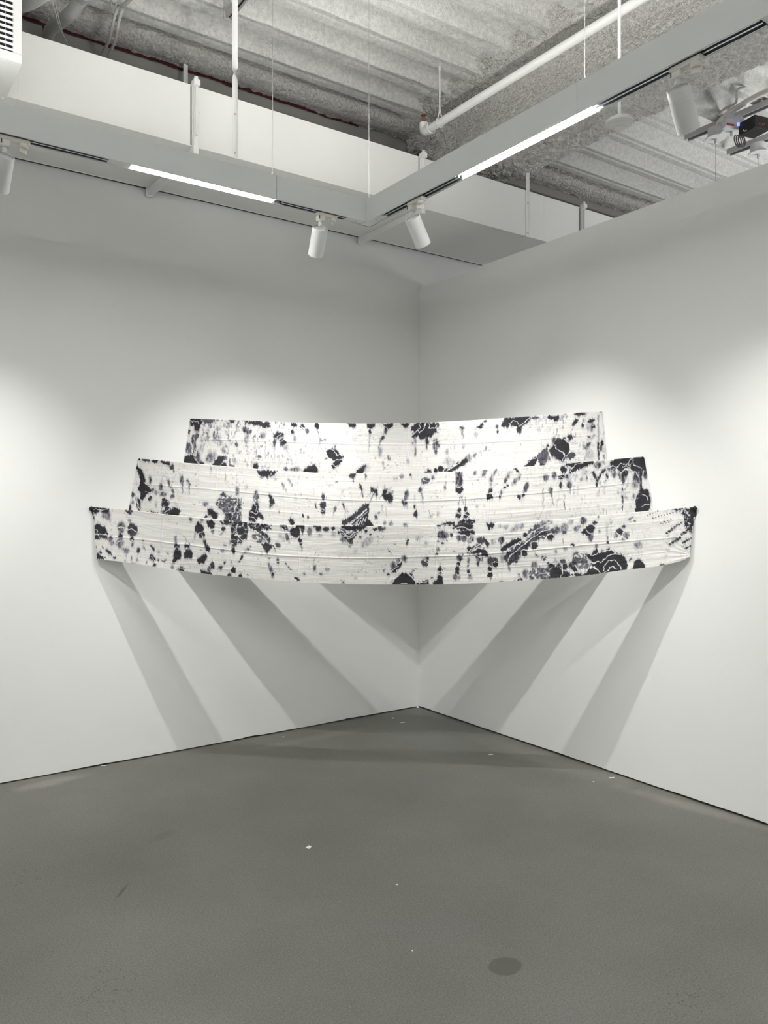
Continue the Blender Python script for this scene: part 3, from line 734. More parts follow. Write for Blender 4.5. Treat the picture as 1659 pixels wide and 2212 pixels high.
coil = [ce + CR * (0.019 * math.cos(a) + 0.0022 * a - 0.02) + CF * 0.018 * math.sin(a) + Z3 * (0.050 * math.sin(a)) for a in np.linspace(math.pi / 2, 6.5 * math.pi, 110)]
MB().tube(coil + smooth_path([coil[-1], at_d(1606, 288, 5.60)], 6), 0.0045, 8).build('coiled_lead', M_darkcable, bb, smooth='all')
cable([(1700, 182, 5.0), (1655, 198, 5.15), (1612, 220, 5.35), (1575, 245, 5.55), (1553, 266, 5.68), (1561, 286, 5.68)], 0.019, 'white_cable', 'thick white cable curving down to the left canopy', 'cable', None, M_cream)
cable([(1616, 188, 5.34), (1597, 191, 5.32), (1592, 200, 5.34), (1589, 222, 5.44), (1570, 232, 5.55), (1564, 236, 5.6), (1553, 245, 5.68)], 0.008, 'bent_bracket_rod', 'thin bent grey rod above the thick white cable', 'rod', None, M_cable)
# canopy bar, plus an unseen second bar added to brighten the ceiling beyond the partition
nb = thing('pendant_light_bar', Vector((c2.x + 0.9, c2.y, 2.50)), 'white light bar hanging from the canopies behind the right partition', 'light fixture')
MB().box((c1.x - 0.1, c2.y - 0.03, 2.50), (c2.x + 1.9, c2.y + 0.03, 2.58)).build('bar_housing', M_house, nb)
nb2 = thing('pendant_light_bar', Vector((c2.x + 0.6, c2.y - 1.3, 2.50)), 'second white light bar behind the right partition, farther from the left wall', 'light fixture')
MB().box((c2.x - 0.5, c2.y - 1.33, 2.50), (c2.x + 1.7, c2.y - 1.27, 2.58)).build('bar_housing', M_house, nb2)
MB().box((c2.x - 0.4, c2.y - 1.324, 2.5805), (c2.x + 1.6, c2.y - 1.276, 2.585)).build('upper_diffuser', emit('added_uplight', (1, 1, 0.99), 170.0), nb2)
# ================================================================== TIE-DYED CLOTH TIERS
# The dye marks, traced tier by tier. A..D switch the local drawing frame. P polygon, E ellipse, S tapered streak,
# L undyed crackle line, K cellular crackle. First number: strength (or width / cell size), second: edge softness.
FRAMES = {'A': (180, 880, 4.879), 'B': (500, 880, 4.608), 'C': (840, 880, 4.608), 'D': (1180, 860, 4.608)}
DYE = {1: '''
A
P .97 1 1122,110 1240,120 1250,165 1215,235 1170,190 1128,190
P .7 1 1240,118 1400,120 1370,160 1320,172 1270,152
P .8 1 1540,128 1605,133 1570,175 1550,162
P .95 2 1105,230 1128,235 1115,275 1100,270
P .97 2 1135,300 1185,280 1188,420 1172,500 1150,410
E .7 4 1110,430 30,60
P .98 1 1055,515 1160,492 1182,560 1250,590 1290,610 1045,600
E .85 1.5 1200,200 36,36
E .75 2 1195,300 25,30
E .7 3 1210,520 25,60
E .8 1.5 1245,592 32,20
P .92 1.2 1362,610 1390,560 1440,515 1490,508 1478,570 1522,612 1440,630
E .7 2 1495,532 22,25
E .6 4 1335,540 42,52
E .45 4 1380,500 20,42
E .4 3 1590,560 22,24
E .35 3 1490,190 18,22
E .35 3 1410,220 14,22 -20
E .35 3 1310,240 16,14
E .4 3 1300,330 14,26 -30
E .35 3 1395,310 30,26 -30
E .3 3 1250,345 16,28
E .3 4 1250,430 22,40
E .5 3 1480,450 18,34
E .75 2 1615,390 18,22
E .3 3 1330,470 20,30
E .35 3 1440,350 16,40 -35
S .35 8 1510,240 1520,300
L 1.0 1122,135 1150,150 1165,140 1180,155 1200,150 1215,165
L 1.0 1170,290 1168,420 1175,500
L 1.0 1075,500 1120,490 1165,500 1180,560 1230,600
L .9 1440,618 1465,590 1490,560
B
P .9 1.3 90,130 240,135 385,148 388,200 330,207 280,182 200,162
P .85 2.5 100,200 150,193 205,230 192,265 150,260 110,230
E .6 3 150,312 20,42
S .4 12 150,350 158,405
E .55 3 310,280 32,26
E .6 2 240,140 30,14
P .85 1.5 418,290 450,250 510,248 522,280 480,312 430,312
E .85 2 428,352 14,44
P .9 1.3 478,340 510,308 550,340 532,375 490,388
E .35 4 545,395 28,34
E .95 1.5 605,240 16,22
E .6 3 632,312 18,26
E .9 1.5 620,175 32,18
P .85 1.3 670,182 710,163 740,205 700,213
E .75 2 752,235 20,26
S .35 7 770,270 790,350
E .92 1.3 850,186 23,27
S .5 8 863,215 875,385
P .5 2 868,300 922,330 880,352
E .5 2 930,320 14,12
E .75 2 45,375 16,22
P .94 1.2 945,440 1000,398 1020,410 1060,430 1080,470 1112,480 1100,540 1060,582 1010,607 992,582 1030,542 980,502 950,462
E .7 2 1030,390 12,15
E .7 2 945,510 14,12
P .97 1 1148,166 1245,166 1228,197 1180,198
P .97 1 1342,163 1428,163 1412,202 1380,212 1352,197
E .92 1.5 1380,242 13,24
S .35 12 1380,280 1366,440
P .97 1 1498,166 1620,163 1602,202 1560,208 1530,188
E .92 2 1537,232 16,30
P .92 2 1490,285 1530,290 1510,312 1495,330
S .5 20 1490,320 1458,400
S .45 16 1458,400 1490,450
E .35 4 1480,440 22,52
E .6 3 1565,502 14,26 -30
E .5 2 1508,558 9,22
E .4 2 1522,602 14,12
P .9 1.4 208,585 252,553 275,592 242,628 213,607
E .75 3 640,617 54,20
E .7 2 545,622 18,26
P .9 1.3 697,650 760,590 820,568 862,620 864,655 700,655
P .92 1.3 1232,658 1260,625 1300,590 1342,572 1322,622 1290,662
S .25 10 245,430 255,560
S .22 10 335,400 350,560
S .3 10 430,400 428,560
S .25 10 560,420 575,560
S .22 10 640,430 650,560
S .22 8 720,380 740,540
E .2 5 1225,310 26,26
E .18 6 1340,600 40,50
L 1.1 985,410 1020,432 1050,480 1085,460 1105,500
L 1.0 1000,548 1050,522 1105,512
L .9 1010,570 1040,592
L 1.0 430,310 470,285 500,262
L 1.0 490,345 520,318 545,330
L 1.0 690,180 715,205 735,205
C
P .97 1 -5,163 45,166 30,202 0,207
P .97 1 118,163 207,158 182,197 150,197
P .96 1.2 225,292 262,230 218,235 230,190 300,158 460,152 472,230 492,262 458,250 430,302 360,302 322,322 290,282 250,297
E .85 1.5 483,175 16,21
E .5 3 262,335 12,32
E .45 3 232,360 12,16
E .75 2 262,445 9,44
E .9 2 380,340 17,38
E .8 2 375,392 10,26
E .7 3 467,368 32,62
E .85 2 465,440 14,26
E .9 2 730,205 26,14
S .4 20 730,225 737,310
E .45 3 745,395 18,26
E .4 3 580,435 20,26
E .25 5 600,540 56,44
P .93 1.5 868,198 940,153 937,205 900,207
E .85 1.5 958,138 14,10
E .9 2 1077,190 13,20
E .92 1.5 1083,245 11,13
P .93 1.3 1122,182 1150,108 1400,92 1425,108 1382,152 1322,192 1300,232 1268,192 1210,172 1180,187 1140,197
E .9 2 1295,225 28,28
E .8 2 1460,105 40,14
E .9 1.5 1610,100 28,15
E .95 1.2 1652,118 12,22
P .97 1 340,665 400,610 432,640 432,665
E .95 1.2 465,632 20,29
E .97 1.2 515,615 28,31
E .9 1.2 570,630 16,22
P .93 1.5 555,650 640,590 700,545 762,500 792,540 742,572 650,625 600,655
E .4 4 790,505 38,45
P .6 2 838,462 875,438 862,505 838,492
E .5 2 965,410 8,26
P .93 1.3 1340,600 1400,530 1470,490 1472,540 1440,600
P .8 2 1460,490 1560,398 1592,410 1582,500 1560,572 1500,562 1480,522
P .93 1.3 1588,412 1662,370 1662,512 1600,452
E .6 3 1650,335 22,32
E .9 1.5 1580,382 15,12
P .9 1.3 1480,540 1520,545 1560,580 1510,580
E .3 3 190,540 16,26
E .25 4 870,270 20,30
E .5 1.5 1387,290 5,5
E .5 1.5 1310,368 5,8
E .35 2 655,400 6,26
E .5 3 5,515 14,18
L 1.2 228,282 290,230 302,255 350,205 365,165
L 1.1 300,168 312,200 270,245
L 1.1 402,160 402,208 462,205 478,180
L 1.0 1195,165 1240,130 1278,142 1302,187 1345,150 1405,103
L 1.2 560,645 640,590 690,560 725,515 800,450 870,455
L .9 1370,570 1400,540 1415,520 1470,500
L 1.1 1600,470 1580,430 1640,372
L .8 370,375 385,378
L .8 440,350 490,330
D
E .95 1.3 45,190 33,21
E .93 1.3 102,200 30,27
E .9 1.5 330,160 56,15
E .88 1.5 290,238 44,16 -42
E .85 1.5 362,270 16,20
E .9 1.5 447,228 36,19 -15
E .85 1.5 465,280 20,26
P .95 1.2 25,510 75,458 108,408 182,398 212,440 238,500 222,560 192,612 160,632 110,602 60,562
E .92 1.5 237,390 28,28
E .6 3 80,425 27,34
E .82 2 247,572 42,32
E .5 4 100,560 50,34
E .8 2 420,458 30,14 -40
E .55 3 400,500 24,18
E .9 2 425,385 14,10
S .97 20 520,450 526,640
S .4 18 518,180 520,420
E 1 1.5 558,450 16,27
E .8 2 548,500 14,30
S .5 14 572,560 585,640
E .5 4 20,600 24,30
E .4 4 440,300 30,40 -30
E .25 4 430,560 40,50
L 1.2 78,465 115,512 172,542 180,575 160,625
L 1.1 182,408 220,440 238,462
L 1.1 242,520 195,582 188,618
L .8 440,270 480,232
L .8 455,285 490,250
''', 2: '''
A
P .99 1.2 550,618 590,635 640,700 650,780 700,850 742,880 700,902 662,922 640,972 600,972 610,900 570,850 595,822 600,740 566,660
E .75 2.5 705,765 14,42
E .7 2 735,872 20,20
P .9 1 676,955 700,930 724,955 700,980
E .72 2.5 820,840 18,37
E .7 3 838,915 30,32
E .5 3 775,898 24,20
E .62 2.5 905,800 11,40 -15
E .7 2 938,868 12,42 -22
E .75 2 942,940 24,20
P .92 1 828,958 870,950 925,1080 885,1122 820,1112
K 7 815,945 880,940 935,1090 885,1128 810,1118
E .75 3 520,920 32,22 35
P .88 1.5 555,958 602,965 602,1082 568,1082 562,1005
E .92 1.5 490,1060 12,32
E .6 2 520,1000 14,20
P .97 1 645,1112 700,1095 760,1108 822,1128 880,1090 980,1052 1034,1090 992,1150 830,1160 700,1130
P .95 1 613,540 692,543 702,570 650,572
P .95 1 718,553 792,556 782,586 730,582
P .97 1 808,562 912,572 905,612 850,592
E .8 1.5 932,632 23,22
E .6 2 952,668 9,22
E .8 2.5 1033,765 20,40
S .8 9 1045,805 1046,905
P .8 2 1085,765 1110,765 1142,830 1110,810
S .85 10 1112,825 1117,918
E .45 3 1340,660 7,30
S .6 8 1497,700 1496,790
E .5 3 768,1020 8,30
E .62 3 1620,875 18,38
P .78 1.8 1470,890 1500,935 1560,930 1600,1000 1665,950 1665,1225 1470,1225 1500,1120 1440,1075 1390,1020 1425,960
K 11 1370,870 1660,900 1660,1240 1440,1240 1360,1030
P .92 1.3 1305,1065 1360,1080 1425,1140 1392,1192 1352,1152 1320,1132
E .6 2.5 1290,1020 36,24
E .88 1.5 1292,1150 22,16
P .85 1.3 1510,1110 1570,1100 1600,1180 1540,1200
L 1.0 640,790 690,830 740,880
L 1.0 655,885 690,890 712,930
L 1.0 800,880 850,882
L 1.2 560,960 575,1040 600,1080
L 1.0 700,1105 830,1140 880,1090 910,1070
L .9 905,865 945,850
B
E .6 3 55,815 15,27
E .8 2 60,862 18,18
P .8 1.5 -5,890 50,900 92,980 92,1082 0,1112
K 9 -10,880 100,900 100,1120 -10,1120
E .8 2.5 243,888 28,56
P .93 1.2 188,1030 222,958 252,953 272,990 262,1030 322,1092 310,1122 260,1092 232,1142 168,1122 178,1070
P .92 1.5 375,875 397,878 418,920 432,962 402,972 380,1022
E .7 1.5 475,1040 4,14
E .6 2.5 515,780 12,22 -25
E .5 2.5 542,822 7,18 -25
E .6 2.5 573,732 11,22 -25
E .5 2 602,770 8,24 -15
S .35 5 640,860 648,960
E .8 1 912,893 18,32
E .8 .8 912,968 37,38
P .97 1 893,1008 932,1008 930,1050 912,1068 895,1048
S .8 6 910,1065 910,1105
E .62 1.2 1032,1005 18,28
S .85 5 1022,1038 1005,1072
E .85 1.5 840,982 7,25 -12
E .55 2.5 1045,745 16,8 -20
S .4 8 960,765 1010,772
E .9 1.5 710,1080 11,20
E .72 1.5 760,1095 10,18
S .6 4 715,1120 712,1150
P .97 1 568,1112 600,1107 628,1150 592,1175
P .9 1.5 1268,768 1297,778 1307,850 1312,892 1300,892 1293,830
P .9 1.5 1378,800 1400,783 1420,810 1457,820 1452,882 1430,852 1390,842
S .85 9 1415,870 1368,950
S .5 6 1385,845 1346,900
S .6 7 1445,850 1442,925
S .6 6 1452,810 1458,765
P .97 1.2 1498,830 1542,818 1542,870 1570,863 1602,895 1560,932 1520,922 1500,882
S .7 12 1540,825 1596,798
S .7 12 1590,865 1614,820
S .6 8 1592,915 1590,975
S .6 8 1525,820 1528,770
S .5 10 1505,870 1465,925
P .82 1.5 1098,1135 1150,1108 1230,1050 1322,968 1352,1000 1272,1070 1182,1140 1125,1172 1105,1160
P .95 1 1330,1110 1352,1110 1392,1140 1415,1190 1300,1195 1320,1150
P .85 1.5 1205,1130 1280,1075 1350,1020 1362,1110 1320,1150 1290,1195 1200,1195
P .88 1.3 1328,958 1368,955 1362,1112 1342,1102 1345,1020
E .85 1.5 1115,985 10,25 -15
S .5 6 1130,1010 1138,1085
S .5 6 1150,1000 1165,1060
E .75 2 1440,1095 18,24
E .62 2 1525,1150 18,20
E .5 2.5 1590,1160 22,22 -30
E .4 2 1470,1050 14,10
S .4 7 1540,1000 1540,1100
S .4 7 1500,970 1490,1030
E .3 2 1105,840 20,12 -40
S .5 7 1262,895 1270,915
P .9 1.2 245,622 400,628 460,632 400,682 340,692 290,682
E .8 1.5 412,663 14,14
E .75 1.5 295,697 10,10
E .8 1.5 360,708 5,9
P .8 1.3 1158,680 1220,652 1242,668 1212,712 1180,702
E .65 1.5 1340,685 10,27
E .8 1.5 1210,730 8,12
E .4 2.5 440,712 14,14
E .4 3 1630,705 20,12
E .45 2.5 820,830 5,28
E .25 3 150,800 12,22 30
L 1.0 880,930 912,938 945,930
L 1.0 893,1015 930,1015
L 1.0 893,1032 932,1030
L 1.1 188,1040 215,1050 250,1060 262,1035
L 1.0 178,1085 215,1095 250,1125
L 1.0 225,965 250,985 240,1030
L 1.0 228,905 245,925 265,915
L 1.3 1180,1165 1220,1130 1290,1070 1345,1010
L 1.1 1195,1185 1240,1145 1300,1085 1350,1035
L 1.0 1250,1140 1262,1175 1290,1120 1300,1160 1320,1100 1330,1140 1345,1090
L 1.0 1235,1190 1250,1150
L 1.0 405,700 378,690 395,655
L 1.0 250,640 285,690 300,695
L .9 383,975 408,968
C
E .5 2.5 125,680 24,24
E .9 1.5 217,672 13,9
S .6 6 217,672 222,710
E .78 2 362,728 42,32
E .6 2.5 440,700 16,22
E .75 2 440,700 8,12
E .65 2.5 857,650 18,20
E .6 3 950,652 24,40 25
P .8 2.5 664,640 732,640 732,782 664,782
P .96 1 667,800 725,778 747,810 712,867 669,837
S .8 7 714,890 694,965
S .8 7 730,885 740,965
S .7 7 752,895 766,980
E .85 1.5 700,1025 18,23
E .93 1.3 762,1010 17,31
E .9 1.5 692,1083 26,23
E .95 1.2 772,1070 30,28
P .97 1 505,1180 590,1130 652,1150 662,1180
P .93 1 688,1142 740,1108 800,1118 852,1118 862,1160 832,1180 688,1180
K 8 680,1100 870,1100 870,1185 680,1185
P .97 1.2 -5,850 35,880 37,932 -5,945
S .6 12 10,860 40,820
E .8 2.5 175,872 20,52 12
E .75 2.5 158,950 28,26
S .5 6 180,970 178,1010
S .7 7 255,880 257,930
E .95 1.2 253,990 8,20
E .85 1.5 267,1055 19,33
E .97 1 277,1097 6,7
E .7 3 312,820 18,28
S .6 9 322,840 345,938
E .7 2 560,803 12,22
S .6 6 566,740 560,790
S .6 5 566,670 566,705
E .35 3 415,1088 18,15 -30
E .3 3 490,1055 20,24 35
E .65 2 165,1165 21,19
E .5 2.5 22,1160 24,24
E .72 2.5 1020,720 17,60 8
E .9 1.5 1013,830 20,27
P .97 1 973,868 1037,862 1032,905 992,927 973,907
S .55 18 1068,625 1040,680
E .78 2 1162,732 14,26 20
E .6 2 1187,688 14,20 25
E .85 1.5 1157,800 14,12
E .75 1.5 1185,775 12,12
E .6 2 1118,850 11,28 10
E .97 1 1106,893 9,18
E .55 3 1250,742 20,42 30
E .55 2.5 1298,700 12,32 25
E .3 3 1200,655 40,16 -25
P .82 1.5 1245,608 1287,615 1298,657 1262,640
E .8 2 1367,795 20,52 18
E .88 1.5 1340,872 14,19
E .97 1.2 1297,892 16,22
E .65 3 1565,702 32,32
E .6 3 1645,672 22,22
S .5 9 1535,810 1535,1010
E .75 2.5 1610,830 19,32
S .6 9 1618,855 1638,970
P .97 1 962,1158 1052,1156 1050,1180 965,1180
E .25 3 880,985 18,14
S .35 4 972,1040 970,1095
L 1.0 668,790 700,800 735,770
L 1.2 735,1050 720,1100 690,1130
L 1.0 780,1030 745,1055 800,1085 840,1110
L .9 1000,745 1038,745
L 1.0 1000,795 1035,795
L 1.1 995,855 1035,858
L .8 1335,855 1360,860
L .8 155,935 190,940
L .9 340,720 375,735
D
P .95 1.2 195,652 472,622 462,648 360,692 240,748 228,722 260,692 198,678
E .93 1.3 170,715 34,32
E .65 3 80,770 22,36
E .88 1.3 155,785 36,20
E .8 1.5 207,783 16,20
E .9 1.3 145,862 16,32
E .8 3 230,865 22,37
S .6 8 240,900 243,955
E .65 2.5 42,915 20,32
S .7 11 50,945 68,1055
E .75 2 405,800 6,27
E .5 3 350,805 20,20
E .85 3 512,668 42,32
P .97 1.5 453,733 480,738 505,800 550,730 590,698 602,720 552,762 507,832 470,782
E 1 1.2 500,860 10,26
E .92 2 605,775 12,23
E .65 2 590,820 7,9
P .94 1.2 640,640 700,598 960,588 988,620 942,682 947,732 890,732 782,692 742,742 702,702 640,700
E .7 4 650,700 44,36
P .82 2.5 713,752 780,708 822,730 802,790 766,862 740,802
E .62 4 680,762 26,32
E .8 5 905,780 42,74
E .6 5 880,860 30,40
P 1 1 934,720 955,720 950,935 930,935
P .97 1.5 892,985 945,925 950,1135 887,1135
E 1 1.3 972,678 32,46
P .99 1.2 945,900 990,893 1022,930 1042,1020 1032,1092 1000,1135 945,1135
E .85 3 990,760 16,44
E .92 1.5 760,905 7,18
E .9 1.5 758,985 10,20
E .85 1.5 760,1030 6,22
E .92 1.5 757,1095 7,26
S .5 3 760,870 758,1125
E .6 3 868,980 12,28
E .45 3 790,990 22,10 30
S .85 10 172,1020 192,1118
E .4 3 180,975 8,20
E .35 4 390,740 36,26
L 1.2 702,700 745,750 782,708 820,700 850,735
L 1.1 700,690 740,650 800,660 830,620 860,600
L 1.1 860,610 870,670 920,680 950,700
L 1.1 620,690 660,672 700,700
L 1.0 760,690 790,670 830,690 850,640
L 1.0 790,660 820,640 830,680
L 1.0 810,720 830,700 850,735
L .9 850,740 890,730 930,800
L 1.1 205,670 250,700 300,660 360,645
L 1.1 230,740 260,700
L 1.0 960,960 1000,970 1020,1010
L 1.0 950,1080 985,1060 1030,1060
L .9 905,1000 930,990
L 1.0 870,1000 890,1090
L .8 120,800 150,785 190,790
''', 3: '''
A
P .94 1.2 72,1052 120,1048 275,1065 262,1112 210,1122 180,1082 140,1122 100,1132 85,1102
E .85 1.5 105,1110 26,30
P .93 1.3 78,1110 95,1130 122,1190 108,1200
E .5 3 240,1140 52,36
E .5 3 272,1170 20,40 -25
P .85 1.5 440,1085 522,1088 500,1132 480,1122
E .6 2 485,1190 20,14
P .96 1 122,1240 160,1228 222,1260 262,1332 190,1352 118,1362
P .88 1.5 118,1350 240,1350 272,1402 200,1382 118,1385
E .65 4 400,1262 40,58
E .88 2 515,1290 52,64
E .9 1.5 390,1355 24,22
E .9 1.5 515,1385 22,26
E .72 3 385,1430 42,52
E .65 2 513,1447 14,24
E .65 2 290,1385 20,27
E .6 3 302,1432 28,20 40
E .6 3 455,1515 30,28
E .5 3 420,1495 24,14 30
E .8 1.5 578,1508 15,32 10
E .4 2.5 638,1480 10,26 -25
E .85 1.5 632,1410 6,9
P .85 1.5 698,1453 742,1480 748,1512 715,1492
E .6 2.5 790,1530 15,17
E .55 2.5 885,1540 18,9 35
E .9 1.5 268,1525 38,15 38
E .85 1.5 180,1530 14,10
E .7 2 205,1478 8,16 -35
E .6 2 140,1470 6,16
P .97 1 126,1532 170,1558 248,1597 138,1602
E .85 1.5 330,1585 17,9 20
P .92 1.5 425,1615 475,1640 450,1648
P .8 2 500,1640 600,1668 590,1675 510,1655
P .92 1.3 683,1577 720,1548 765,1612 740,1617 700,1592
E .85 1.3 790,1610 9,9
P .75 1.5 822,1622 872,1598 862,1628
P .95 1 725,1690 750,1643 772,1660 752,1690
E .8 1.5 665,1635 5,14
E .6 2.5 510,1590 8,22
E .45 2.5 570,1610 14,20
E .65 2.5 970,1390 14,36
E .9 1.5 985,1470 26,30
S .5 8 1060,1360 1088,1420
E .88 1.5 1095,1458 32,20
P .94 1.2 948,1542 985,1498 1022,1508 1032,1592 992,1612 940,1628
P .94 1.2 1058,1532 1095,1498 1135,1512 1152,1530 1150,1590 1070,1592
P .9 1.2 975,1715 1005,1700 1030,1672 1045,1695 1072,1688 1060,1724 1000,1724
E .5 2.5 940,1695 14,26 -10
P .96 1 1172,1282 1200,1203 1242,1230 1272,1270 1262,1312 1200,1332
P .85 1.5 1207,1330 1262,1310 1283,1342 1270,1392 1240,1382
P .9 1.3 1258,1400 1292,1390 1307,1462 1280,1472
E .9 1.5 1312,1492 26,32
P .94 1.2 1297,1202 1350,1178 1383,1220 1380,1262 1350,1282 1308,1242
E .72 2 1363,1302 15,32
E .6 3 1175,1350 5,26
P .96 1.2 1192,1612 1230,1572 1292,1548 1308,1560 1305,1590 1280,1632 1230,1652
E .87 1.5 1362,1668 24,40 -15
E .92 1.5 1450,1690 20,16
E .87 1.5 1490,1640 12,16
E .5 2.5 1465,1510 22,18
P .97 1 1228,1698 1300,1740 1350,1738 1362,1765 1250,1762
P .8 1.3 1310,1720 1330,1680 1345,1700 1340,1745
E .95 1.3 1580,1718 29,26
E .97 1 1540,1768 22,16
E .97 1 1652,1775 16,12
E .93 1.3 1475,1280 23,22
E .85 1.3 1500,1210 60,30
K 10 1440,1180 1545,1180 1545,1260 1440,1260
E .7 2.5 1582,1420 42,46
E .92 1.3 1580,1498 9,28
E .55 3 1455,1330 16,10
E .55 2 1495,1455 20,10 30
E .5 2 1560,1630 6,18
E .5 2 1240,1505 8,6
E .7 2 1130,1180 16,20 -35
E .6 2 1250,1190 20,18
L 1.3 358,1272 400,1262 440,1272 470,1295 500,1282 540,1300 568,1312
L 1.1 500,1410 518,1398 535,1408
L 1.2 120,1335 170,1338 240,1345
L 1.0 125,1290 150,1290 145,1330 170,1375
L 1.0 95,1075 130,1068 160,1082 205,1080 262,1072
L 1.0 110,1110 120,1140 140,1160
L 1.0 340,1440 370,1410 420,1405
L .9 960,1495 985,1470 1015,1495
L .9 1070,1450 1095,1430 1115,1460
L 1.1 1205,1335 1262,1310
L 1.0 1250,1340 1262,1390 1280,1400
L 1.0 1320,1700 1345,1735
L 1.0 1530,1385 1565,1395 1600,1385
L 1.0 1345,1285 1370,1285
L .9 710,1570 735,1605
L 1.0 980,1712 1030,1700 1060,1705
B
P 1 .7 638,1168 732,1168 722,1212 642,1204
P 1 .7 1078,1180 1342,1182 1302,1216 1170,1227 1100,1212
P 1 .8 270,1160 330,1160 320,1180 280,1185
P .9 1.2 -5,1135 152,1138 162,1210 152,1300 102,1352 -5,1382
K 14 -10,1130 165,1130 165,1390 -10,1390
P .88 1.2 158,1150 402,1158 402,1210 252,1232 180,1202
P .85 1.5 238,1190 402,1300 382,1347 332,1332 242,1232
K 10 150,1140 410,1140 420,1350 230,1330
P .85 2.5 200,1257 250,1258 300,1290 302,1342 262,1357 220,1312
P .85 1.5 300,1357 350,1345 402,1377 390,1422 352,1452 312,1402
E .8 2 555,1290 18,32 -20
E .3 3 500,1290 40,24 30
E .75 2 462,1370 26,20 40
S .75 12 412,1375 438,1435
E .92 1.5 20,1428 20,30
P .95 1 572,1222 610,1190 680,1198 692,1250 652,1297 600,1272
P .8 1.2 690,1215 722,1205 705,1275 690,1262
P .97 1 472,1165 552,1165 568,1228 520,1212
K 6 470,1160 560,1160 570,1235 500,1230
E .93 1.2 680,1325 18,21
E .9 1.2 690,1360 15,14
E .65 2 700,1400 6,32
E .62 1.8 775,1240 22,40
E .93 1.3 830,1172 28,16
E .85 1.3 865,1208 30,26
E .82 1.5 940,1213 32,22
E .97 1.2 1013,1203 20,18
E .3 3 1015,1265 26,26
E .3 3 885,1275 22,18
P .93 1.2 1083,1213 1165,1270 1272,1208 1242,1270 1182,1332 1130,1302 1088,1262
E .6 2.5 1118,1322 36,26 30
E .85 2 1187,1330 25,28
E .93 1.2 1066,1245 10,18
E .9 1.2 1230,1268 14,13
E .8 1.5 1282,1288 14,9
E .93 1.2 1340,1230 14,14
E .85 1.5 1384,1270 13,13
E .95 1.2 1428,1216 18,14
E .82 1.8 1482,1205 28,22
E .6 2 1522,1200 14,18
P .95 1 1260,1200 1350,1180 1330,1210 1270,1240
E .4 3.5 1350,1342 66,34 -35
E .45 2.5 1310,1375 20,14 -35
E .25 3 1230,1430 28,20
E .5 2.5 1180,1378 22,10
E .88 1.5 100,1497 12,26 30
E .7 2 165,1410 17,12 -35
E .6 2 190,1385 12,10
E .92 1.3 80,1532 12,7
E .35 3 140,1440 10,26 30
E .4 2 302,1465 12,5 -25
E .6 2 378,1500 18,8
E .62 2 375,1568 11,26 -10
E .68 2 397,1618 17,40 -18
E .92 1.2 410,1662 14,15
E .7 1.5 412,1685 4,14
E .88 1.3 461,1520 12,16
E .9 1.3 461,1545 11,10
S .5 4 460,1480 462,1585
E .7 2 540,1558 9,12 -40
E .8 1.3 570,1588 7,9
E .8 1.3 592,1612 10,6 40
S .45 4 535,1550 645,1655
E .62 2.5 830,1600 14,36 10
S .5 5 825,1500 815,1635
E .5 2.5 955,1612 24,18
E .55 2.5 895,1658 18,14
E .6 2 725,1658 11,14
P .97 1 625,1692 668,1688 682,1725 645,1718
E .92 1.5 92,1677 14,12
E .75 1.5 162,1666 9,9
E .97 1.2 20,1620 25,26
P .97 .8 1583,1770 1610,1725 1665,1665 1665,1775
P .93 1.2 1588,1640 1662,1560 1662,1600 1605,1650
E .87 1.5 1560,1664 16,11
E .6 3 1600,1572 26,34
E .55 3 1520,1625 14,16
S .75 5 1550,1405 1602,1465
E .85 1.5 1572,1432 9,7
S .7 5 1338,1642 1358,1662
P .85 1.2 1072,1758 1122,1740 1115,1760
E .3 3 1235,1700 16,10
L 1.4 1085,1222 1120,1250 1165,1292 1205,1262 1262,1222
L 1.2 1090,1250 1130,1280 1165,1312 1200,1290 1245,1255
L 1.1 1095,1200 1130,1218 1165,1245 1200,1220
L 1.1 680,1200 690,1250 700,1265
L 1.2 360,1165 390,1172 400,1205
L 1.2 230,1225 280,1260 330,1300 360,1350
L 1.2 50,1200 60,1270 110,1320 140,1310
L 1.1 1590,1635 1640,1590 1665,1580
L 1.3 1600,1720 1640,1680 1665,1640
L 1 395,1640 425,1635
L .9 664,1345 700,1345
L 1 450,1530 475,1532
C
P 1 .7 635,1210 640,1195 680,1165 842,1165 832,1216 700,1218
P .97 1 678,1240 800,1222 822,1250 780,1292 720,1267
E .93 1.2 836,1245 22,22
P 1 .8 962,1160 1052,1160 1050,1185 1002,1202
E .9 1 1000,1210 10,14
P .97 .8 475,1160 660,1160 655,1178 475,1176
E .8 2.5 540,1270 56,40
E .88 1.5 622,1270 17,17
E .6 2.5 700,1300 32,30
E .75 2 750,1305 26,32
E .8 1.5 535,1350 14,10
E .6 1.5 578,1330 11,10
E .6 1.5 490,1330 14,12
E .5 2.5 490,1410 22,24
E .93 1.3 478,1462 14,12
P .9 2 868,1310 922,1288 972,1310 1002,1362 992,1397 950,1352 880,1357
E .75 2.5 812,1320 36,28 -35
E .9 1.5 808,1408 26,26
P .96 1 777,1447 850,1428 900,1398 960,1418 997,1470 970,1488 920,1452 860,1452 800,1464
E .85 2 868,1385 60,14 -18
E .8 2.5 1122,1318 28,42 20
E .4 3 1040,1340 26,22
E .3 3 290,1310 26,26
E .3 3 372,1352 22,18
P .93 1.2 165,1325 195,1310 205,1322 185,1335 182,1370 172,1355
E .75 2.5 705,1500 30,30
E .95 1.1 692,1550 18,21
E .97 1 684,1610 20,25
E .93 1.2 678,1648 22,13 20
E .7 2.5 662,1690 32,28 20
E .55 2.5 702,1700 14,18
E .62 2 792,1522 14,32
E .9 1.2 788,1576 8,9
E .92 1.2 792,1630 14,23
E .9 1.2 802,1667 10,9
